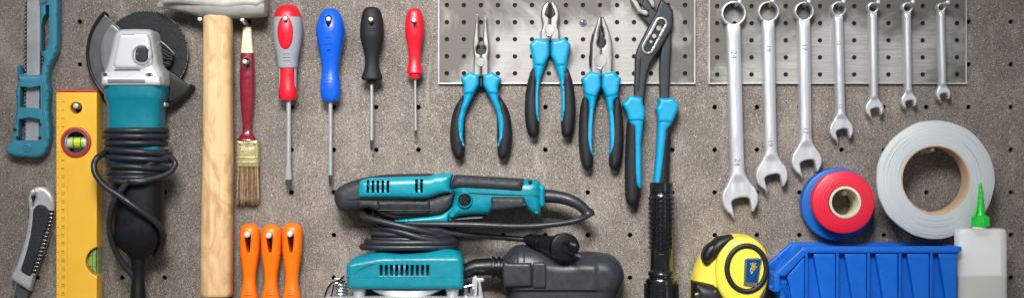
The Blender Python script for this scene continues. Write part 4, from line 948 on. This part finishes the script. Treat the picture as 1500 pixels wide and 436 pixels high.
# the rim runs round both sides, the back and down the slanted mouth
def rim(d0, d1):
    return M().puff(rnd([(1409, 360.6), (1409, 366.5), (1404, 370.5), (1183, 370.5), (1150, 404.5), (1142, 404), (1133.5, 400.5), (1177, 360.6)], 2, 3), d0, d1, 2.4, rh=2.4, step=3)
rim(102.5, 114).build("rim", 'binblue', t); rim(3, 11).build("rim", 'binblue', t)
m = M().box(1399, 1409, 361, 367, 9, 104, 2); m.build("back_rim", 'binblue', t)
m = M().box(1133.8, 1142.5, 399.5, 427, 4, 113.6, 1.6); lp = m.build("front_lip", 'binblue', t)
m = M().puff([(1142, 402), (1151, 404), (1155, 416), (1142, 416)], 99, 104, .6); m.puff([(1140, 424), (1150, 428), (1166, yb), (1158, yb)], 10, 104, 1.5, step=4); m.build("front_wall", 'binblue', lp)
m = M().spin(1131, 420.5, [(2.5, 100), (2.2, 108), (0, 109)], 10); m.box(1129, 1136, 419, 422, 102, 108, .8); m.build("stack_peg", 'binblue', lp)
RX = (1181, 1226.5, 1272, 1318, 1364)
for i, xr in enumerate(RX):
    m = M().add([(xr - 1.8, 370, 99), (xr + 1.6, 370, 99), (xr + 1.6, 370, 114), (xr - 1.8, 370, 114), (xr - 1.8, yb, 99), (xr + 1.6, yb, 99), (xr + 1.6, yb, 112), (xr - 1.8, yb, 112)], [(0, 1, 2, 3), (4, 7, 6, 5), (0, 4, 5, 1), (1, 5, 6, 2), (2, 6, 7, 3), (3, 7, 4, 0)])
    m.build("rib", 'binblue', t, ang=20)
    xe = RX[i + 1] - 2.2 if i < 4 else 1402
    m = M().puff([(xr + 10.5, 370.5), (xe, 370.5), (xe, yb - 1), (xr + 29, yb - 1)], 99.5, 111.5, 2, rh=2, step=3); m.build("side_panel", 'binblue', t)
m = M().puff([(1179, 374), (1179, yb - 1), (1168, yb - 1), (1155, 413), (1152.5, 404.5)], 99.5, 111.5, 2, rh=2, step=3); m.build("side_panel", 'binblue', t)

# ================================================================== glue bottle
t = thing("glue_bottle", "translucent white bottle with a green pointed nozzle and grey liquid", "bottle", 1440, 400, 96); yb = ybot(96)
dc = 82
def bsec(y, hw, hd): return (1440.2, y, dc, hw, hd * .52)
m = M().sweep([bsec(334.4, 30, 24), bsec(335, 33, 27), bsec(337, 35, 29), bsec(341, 36, 30), bsec(405, 36.6, 30.5), bsec(440, 37.2, 31), bsec(yb - 4, 37.2, 31), bsec(yb, 35, 29)], 56, 5.5); bo = m.build("bottle_body", 'bottle', t)
m = M().sweep([bsec(405.2, 35, 23), bsec(436, 35.8, 23), bsec(yb - 6, 35.8, 23), bsec(yb - 3, 34, 22)], 56, 5.5); m.build("liquid", 'liquid', t)
m = M().puff(rnd([(1406, 338), (1474.4, 338), (1476, yb - 3), (1404.4, yb - 3)], 4), dc - 14.6, dc - 12.6, 1, step=5); m.build("brightening_panel", 'milk', t)  # opaque white panel added inside to brighten the bottle above the liquid
m = M().lathe(1438.5, [(328, 10), (334.8, 10.5)], dc, 28); m.build("bottle_neck", 'inkw', t)
m = M().lathe(1440.2, [(315.5, 8), (316.4, 11.6), (331, 12.6), (332, 11.8), (332.2, 8)], dc, 36); cp = m.build("cap", 'green', t)
m = M()
for a in range(26):
    th = 2 * PI * a / 26; m.sweep([(1440.2 + 11.8 * math.cos(th), 317.5, dc + 11.8 * math.sin(th), .8), (1440.2 + 12.6 * math.cos(th), 330.6, dc + 12.6 * math.sin(th), .9)], 6)
m.build("cap_ribs", 'green', cp)
m = M().lathe(1440.4, [(316, 8), (312, 6.6), (300, 5), (285, 3.4), (276, 2.5), (275.4, 3.1), (272.6, 3.1), (272, 2.2), (268.5, 1.6), (268, .4)][::-1], dc, 24); nz = m.build("nozzle", 'green', t)
m = M().sweep([(1430.6, 317, dc + 6, 2.6, 2), (1431, 311, dc + 6, 2.2, 1.6), (1433.6, 306.5, dc + 5, 1.4, 1.2)], 10); m.build("cap_tether", 'green', cp)

# ================================================================== orbital sander
t = thing("sheet_sander", "teal sheet sander with a wrapped cable, plug and dark dust box", "power tool", 640, 330, 66); yb = ybot(66)
# upper body
nose = cr([(488, 285), (489.5, 280), (496, 273.5), (510, 266.5), (530, 260.6), (550, 257.4), (566, 255.8)], 4, False) + [(600, 254.8), (630, 254.6), (640, 256), (640, 300)] + cr([(560, 309), (550, 307), (537, 305.5), (528, 308), (519, 309.4), (505, 309.4), (496, 308), (490.5, 300), (488, 292)], 4, False)
m = M().puff(nose, 14, 66, 14, rh=16, step=3); ns = m.build("nose_cover", 'gripgrey', t)
m = M().tube([(489, 294, 60), (500, 293, 64), (515, 291.4, 67), (526, 290.5, 68)], .7, n=6); m.build("nose_seam", 'slot', ns)
shell = rnd([(524.5, 276), (526.5, 266), (532, 262), (545, 260), (590, 258.6), (630, 257.6), (637, 254.2), (664.5, 253.8), (661, 264), (658.8, 275.6), (664, 281), (655, 283), (645, 284.6), (634, 288.6), (622, 291.6), (526, 291.4), (524.5, 284)], 3, 4)
vents = [rnd(rect(x - 1.9, x + 1.9, 263.4, 281.8), 1.2, 2) for x in (539.6, 547, 554.2, 561.4, 568.8)] + [rnd(rect(x - 1.9, x + 1.9, 261.4, 281.8), 1.2, 2) for x in (610.6, 618)]
m = M().puff(shell, 40, 76, 11, vents, rh=11, step=2.6, hb=.6); sh = m.build("motor_shell", 'tealb', t)
m = M().box(533, 575, 261, 284, 44, 66, 1); m.box(605, 624, 260, 284, 44, 66, 1); m.build("vent_shade", 'slot', sh)  # near-black blocks give the vents their shade by colour
m = M().tube([(526, 287.2, 74.4), (580, 287, 75.4), (620, 287.4, 75.6), (634, 284.4, 75.4), (646, 281, 75), (660, 279.6, 74)], .55, n=6); m.build("shell_seam", 'slot', sh)
m = M().puff(rnd([(521, 290), (560, 291), (622, 292.4), (634, 289.5), (645, 285.4), (655, 283.4), (666.4, 280.6), (664, 292), (661.6, 299.6), (655, 308), (645, 314), (628, 316.4), (608, 318.4), (576, 322), (560, 316), (552, 309), (540, 305), (525, 306)], 3), 20, 70, 9, rh=9, step=3); ms = m.build("motor_side", 'gripgrey', t)
m = M().puff(rnd([(552, 294.6), (630, 294.6), (630, 306.5), (628, 313), (580, 315), (556, 308)], 2), 64, 72, 2, step=3); m.build("side_panel", 'blackp', ms)
m = M().box(557, 572, 297.6, 298.8, 70, 72.7, .3); m.box(610, 628, 297.8, 299, 70, 72.7, .3); m.box(556, 630, 306.6, 307.6, 70, 72.6, .3); m.build("panel_line", 'guard', ms)
# web under the body
m = M().puff(rnd([(576, 322.4), (610, 318.6), (632, 316.6), (646, 314.4), (657, 308), (664, 300), (664, 312), (657, 314), (656, 325.6), (600, 326), (584, 325.4)], 2), 26, 68, 5, rh=5, step=3); m.build("web", 'tealb', t)
# rear handle
hnd = rnd([(658, 284), (661, 268), (666, 257), (700, 258.4), (768, 262), (782, 263), (789.4, 264.6), (792.5, 270), (793, 300), (791.4, 316.4), (784, 316.6), (775, 309), (771.5, 305), (760, 304.4), (728, 307), (720, 309), (716, 314.6), (690, 315), (672, 317), (657, 325), (655, 312), (662.6, 300), (666.4, 282)], 3, 4)
m = M().puff(hnd, 24, 74, 15, rh=15, step=2.8); hn = m.build("rear_handle", 'teal', t)
m = M().puff(rnd([(665.6, 255.6), (700, 257.6), (768, 261.6), (766.4, 281.6), (720, 278.6), (690, 277), (659.6, 275.6), (662, 265)], 2.2), 40, 79, 10, rh=12, step=2.6); gp = m.build("top_grip", 'gripgrey', hn)
m = M()
for i in range(8): m.spin(678 + 12.6 * i, 261 + .75 * i, [(1.1, 74), (1, 76.6), (0, 77.2)], 8)
m.build("grip_dots", 'guard', gp)
m = M().puff(rnd([(719.4, 287), (768.4, 287.4), (769.5, 291), (772.4, 303), (764, 304.6), (724, 308.8), (717.6, 307.6), (720, 299), (718, 293)], 2.4), 50, 79, 6, rh=8, step=2.4); lg = m.build("lower_grip", 'gripgrey', hn)
m = M()
for x, y in ((723.4, 293), (736, 293.4), (749, 293.8), (762, 294), (768, 299)): m.spin(x, y, [(1.1, 76), (1, 79.2), (0, 79.8)], 8)
m.build("grip_dots", 'guard', lg)
m = M().tube([(668, 281, 74.5), (700, 282.6, 75.2), (740, 284.4, 75.2), (790, 286.4, 73)], .5, n=6); m.build("handle_seam", 'slot', hn)
m = M().spin(681, 292.6, [(12, 72), (11.8, 76), (10.4, 77.6), (9.2, 76), (9, 74)], 36, closed=True); br = m.build("button_ring", 'tealb', hn)
m = M().spin(681, 292.6, [(9.2, 72), (9.2, 75.4), (8.4, 76), (7.4, 76), (7, 75.2), (0, 75.2)], 32); lb = m.build("lock_button", 'deepblack', br, ang=20)  # button and its recessed face share one deep black
m = M().puff(rnd([(657.6, 324), (659, 320.5), (668, 317.6), (690, 315.4), (711, 314.4), (711, 323.4), (690, 324.4), (662, 325.6)], 2), 30, 66, 6, rh=6, step=2.5); m.build("trigger", 'blackp', t)
m = M().puff(rnd([(773, 264), (778, 262.6), (779.4, 266), (774.6, 268.6)], 1), 66, 75.6, 1); m.build("strap_eye", 'slot', hn)
m = M().puff(rnd([(789, 270), (797, 271.5), (798.4, 275), (798.4, 301), (796, 304), (789, 302)], 2), 26, 70, 7, rh=8, step=2.5); m.build("handle_cap", 'tealb', t)
# neck and base
m = M().puff(rnd([(545, 305), (660, 308), (668, 330), (662, 370), (548, 370), (545, 340)], 4), 16, 50, 8, step=4); m.build("neck", 'blackp', t)
base = cr([(510, 400), (510, 388), (513.4, 380.6), (520, 376.8), (533, 372.8), (546, 369.8)], 4, False) + cr([(560, 368.8), (590, 371), (622, 369), (640, 365.8), (655, 363.8), (666, 365.4), (673, 369.6), (677.6, 378), (679.4, 390)], 4, False) + [(679.4, 417), (677, 421.4), (514, 421.4), (511, 418)]
bv = [rnd(rect(560.4 + 7.5 * i - 2.2, 560.4 + 7.5 * i + 2.2, 385.4, 401.4), 1.2, 2) for i in range(10)]
def bh(x, y, tt):
    yc = 387 - 9 * min(1, max(0, (x - 512) / 50)) + (0 if x < 560 else -.6 * min(1, (x - 560) / 40))
    return 0 if y > yc else -(yc - y) * .85
m = M().puff(base, 14, 92, 7, bv, rh=7, step=2.4, hf=bh, hb=.6); bs = m.build("base_housing", 'teal', t, ang=45)
m = M().box(553, 636, 383, 404, 40, 78, 1); m.build("vent_shade", 'slot', bs)  # shade inside the base vents, put in as a near-black block
m = M().box(511, 679, 402.0, 402.9, 86, 92.5, .3); m.build("base_seam", 'tealb', bs)
m = M().tube([(520, 401, 91.6), (528, 394, 92), (540, 387, 92.2), (552, 384.4, 92.3)], .45, n=6); m.build("base_line", 'slot', bs)
m = M().box(479, 707, 432.2, yb - 6, 10, 96, 2); sp = m.build("sanding_pad", 'sand', t)
m = M().box(482, 704, yb - 6, yb, 12, 94, 1); m.build("pad_sole", 'blackp', sp)
for x0, x1 in ((517, 536.5), (654, 672)):
    m = M().lathe((x0 + x1) / 2, [(420.5, 10.2), (422, 10), (430, 8.8), (433, 8.4)], 74, 28); m.build("pad_foot", 'sand', sp)
m = M().sweep([(595, 423.4, 60, 52, 28), (595, 426.5, 60, 48, 27), (595, 432.6, 60, 36, 25)], 40); m.build("pad_bearing", 'alu', sp)
# clamps
m = M().box(490.6, 501.4, 405.6, 412.6, 60, 76, 1); lv = m.build("paper_clamp", 'sand', t)
m = M()
for i in range(4): m.sweep([(499.5 + 8.6 * math.cos(a), 415.4 + i * 4.6 + .0 * a, 66 + 8.6 * math.sin(a), 1.9) for a in np.linspace(0, 2 * PI, 24, endpoint=False)], 8, closed=True)
m.build("clamp_spring", 'chrome', lv)
m = M().tube([(504, 404, 70), (498, 409, 78), (489, 412, 80), (483, 418, 80), (479, 427, 80), (477, 436, 78)], 1.5, n=8); m.tube([(507, 410, 78), (500, 412, 82), (492, 413.5, 82), (490, 420, 82), (487, 432, 80)], 1.3, n=8); m.build("clamp_wire", 'darksteel', lv)
m = M().tube([(484, 424, 82), (488, 416, 84), (496, 412, 84), (503, 415, 82)], 1.2, n=8); m.build("clamp_lever", 'chrome', lv)
m = M().puff(rnd([(691.5, 409), (694, 403.4), (698.6, 403), (700, 406), (709.5, 406), (709.5, 411), (700, 412), (699, 432), (691.5, 432)], 1.4), 58, 76, 1.5, step=1.6); rc = m.build("paper_clamp", 'sand', t)
m = M().puff([(701.4, 410), (704.4, 411), (706.5, 424), (709.5, 436), (701.4, 436)], 66, 90, 1, step=1.6); m.build("clamp_lever", 'sand', rc)
m = M().sweep([(680, 418.6, 76, 1.4), (692, 416, 76, 1.4)], 8); m.sweep([(683, 421, 74, 3), (683, 432, 74, 3)], 12); m.sweep([(692, 421, 78, 3), (692, 432, 78, 3)], 12); m.build("clamp_rod", 'chrome', rc)
# dust pipe and box
m = M().sweep([(672, 402, 44, 10, 10), (684, 397, 44, 11.5, 11.5), (696, 392.6, 44, 12.6, 12.6), (720, 391.4, 44, 13, 13)], 24); dp = m.build("dust_pipe", 'blackp', t)
m = M()
for x, r in ((722.5, 16.4), (730.5, 16.6)): m.sweep([(x - 2.4, 392.4, 44, r - 1, r - 1), (x - 1.6, 392.4, 44, r, r), (x + 1.6, 392.4, 44, r, r), (x + 2.6, 392.4, 44, r - 1, r - 1)], 28)
m.sweep([(720, 392.4, 44, 13.6, 13.6), (740, 392.4, 44, 13.6, 13.6)], 24); m.build("pipe_collar", 'blackp', dp)
bx = cr([(735.6, 400), (736, 385), (738, 377.6), (744, 370), (752, 364), (760, 361.2), (776, 360.8), (795, 364.6), (812, 371.4), (830, 373), (846, 371.4), (860, 370.8), (880, 372), (895, 374.8), (905, 380.4), (912, 390), (916, 404), (913.6, 418), (908, 430), (903, 440)], 4, False) + [(890, yb - 2), (748, yb - 2), (742, 436), (736, 420)]
m = M().puff(bx, 12, 74, 26, rh=30, step=3.2, hf=lambda x, y, tt: -3.0 if (y > 425 and tt > 3) else (2.0 * min(1, max(0, (y - 383) / 6)) if y > 383 and tt > 6 and x < 872 else 0)); db = m.build("dust_box", 'boxgrey', t, ang=50)
m = M().puff(rnd([(736.5, 381), (746, 383.4), (779, 383.6), (779, 418.4), (738, 418.6), (736, 400)], 2), 60, 82, 4, rh=5, step=2.4); nb = m.build("box_socket", 'boxgrey', db)
m = M().puff(rnd(rect(779.6, 800, 383, 420.4), 4), 64, 79.5, 3, rh=3, step=2.4); cl = m.build("box_clip", 'boxgrey', db)
m = M()
for x in (786, 789.6, 793.2): m.box(x - .5, x + .5, 392, 410, 78, 80.6, .3)
m.build("clip_ribs", 'gripgrey', cl)
m = M()
for x in (757, 766.6): m.tube([(x, 361.6, 52), (x + .4, 366, 63), (x + .8, 372, 70), (x + 1, 382, 75)], 1.2, n=8)
m.build("box_band", 'gripgrey', db)
# cable
c = M()
bt = cr([(796, 287.6, 46, 10), (808, 287.8, 47, 9.8), (822, 289.6, 49, 9.2), (836, 293.4, 51, 8.8), (848, 299.4, 52, 8.2), (857, 307, 52, 7.6), (862, 314, 52, 7.4)], 6, False)
m = M().sweep(bt, 20); bo_ = m.build("cord_boot", 'cord', t)
m = M().sweep([(858.6, 309.6, 52, 8.6), (860.4, 312, 52, 10.4), (862.6, 316, 53, 10.4), (863.6, 318.4, 53, 8.8)], 20); m.build("boot_rim", 'cord', bo_)
c.tube([(861, 312, 54), (858.4, 316.6, 60), (850, 320.6, 64), (836, 324.4, 66), (815, 327.4, 68), (780, 330.4, 70), (745, 330.6, 71), (700, 328.6, 71), (650, 327.8, 69), (610, 327.6, 64), (580, 327, 56)], 4.5)
c.tube([(540, 309, 40), (531, 313, 54), (536, 318, 68), (556, 322.6, 77), (580, 328, 82), (605, 333.6, 82), (630, 339.4, 76), (652, 344, 64), (662, 346, 52)], 4.7)
c.tube([(553, 326, 50), (556, 331, 64), (570, 334.6, 74), (590, 339, 80), (616, 346.6, 80), (640, 352, 74), (660, 356, 62), (668, 358, 48)], 4.6)
for y0, y1, lx, rx, dd in ((334.5, 338, 546, 660, 0), (341.5, 346, 543, 664, 2), (348, 352.6, 545, 668, 0), (354.4, 354.6, 535, 666, 6), (362, 361, 528, 668, 4)):
    c.tube([(lx + (rx - lx) / 2 - (rx - lx) / 2 * math.cos(PI * i / 16), y0 + (y1 - y0) * i / 16, 34 + dd + 40 * math.sin(PI * i / 16) ** .6) for i in range(17)], 4.6, 3)
c.tube([(640, 336, 66), (652, 340, 64), (664, 342, 60), (700, 345.6, 48), (740, 349, 44), (775, 351.6, 48)], 4.2)
cd = c.build("cord", 'cord', t)
m = M().sweep([(770, 350.6, 48, 6), (776, 351.6, 52, 8.4), (792, 354.6, 66, 10.4), (806, 357, 76, 12.6), (812, 358, 80, 14)], 20); pr = m.build("strain_relief", 'blackp', t)
m = M()
for i in range(4): x = 776.5 + i * 5; m.sweep([(x - 1.1, 351.8 + i * .9, 52 + i * 4.6, 9.6 + i * .5), (x + 1.1, 352.1 + i * .9, 53.6 + i * 4.6, 9.6 + i * .5)], 20)
m.build("strain_ribs", 'blackp', pr)
pd = Vector((.30, .06, .95)).normalized()
pc = Vector((826, 359, 84))
def along(s_): return tuple(pc + pd * s_)
m = M().sweep([(*along(-12), 14, 17), (*along(-9), 18, 20.5), (*along(3), 20, 22.2), (*along(6), 19.2, 21.4), (*along(7), 17.4, 19.4)], 36); pg = m.build("plug", 'blackp', t)
m = M().sweep([(*(Vector(along(7)) + Vector((1, -1, 0))), 9, 9), (*(Vector(along(8)) + Vector((1, -1, 0))), 8.6, 8.6)], 24); m.build("plug_face", 'blackp', pg)
for ox, oy in ((-4, -7.5), (3.5, 8.5)):
    p = Vector((pc.x + ox, pc.y + oy, pc.z)) + pd * 6
    q = p + Vector((17.5, 4.0, 26))
    m = M().sweep([(*p, 2), (*(p + (q - p) * .62), 2)], 12); pn = m.build("plug_pin", 'blackp', pg)
    m = M().sweep([(*(p + (q - p) * .62), 1.9), (*(p + (q - p) * .93), 1.9), (*q, 1.1)], 12); m.build("pin_tip", 'chrome', pn)
m = M().spin(811, 373, [(2.2, 84), (2, 88.6), (0, 89)], 10); m.build("plug_screw", 'slot', pg)
for o in bpy.data.objects:
    if '_k' in o: del o['_k']
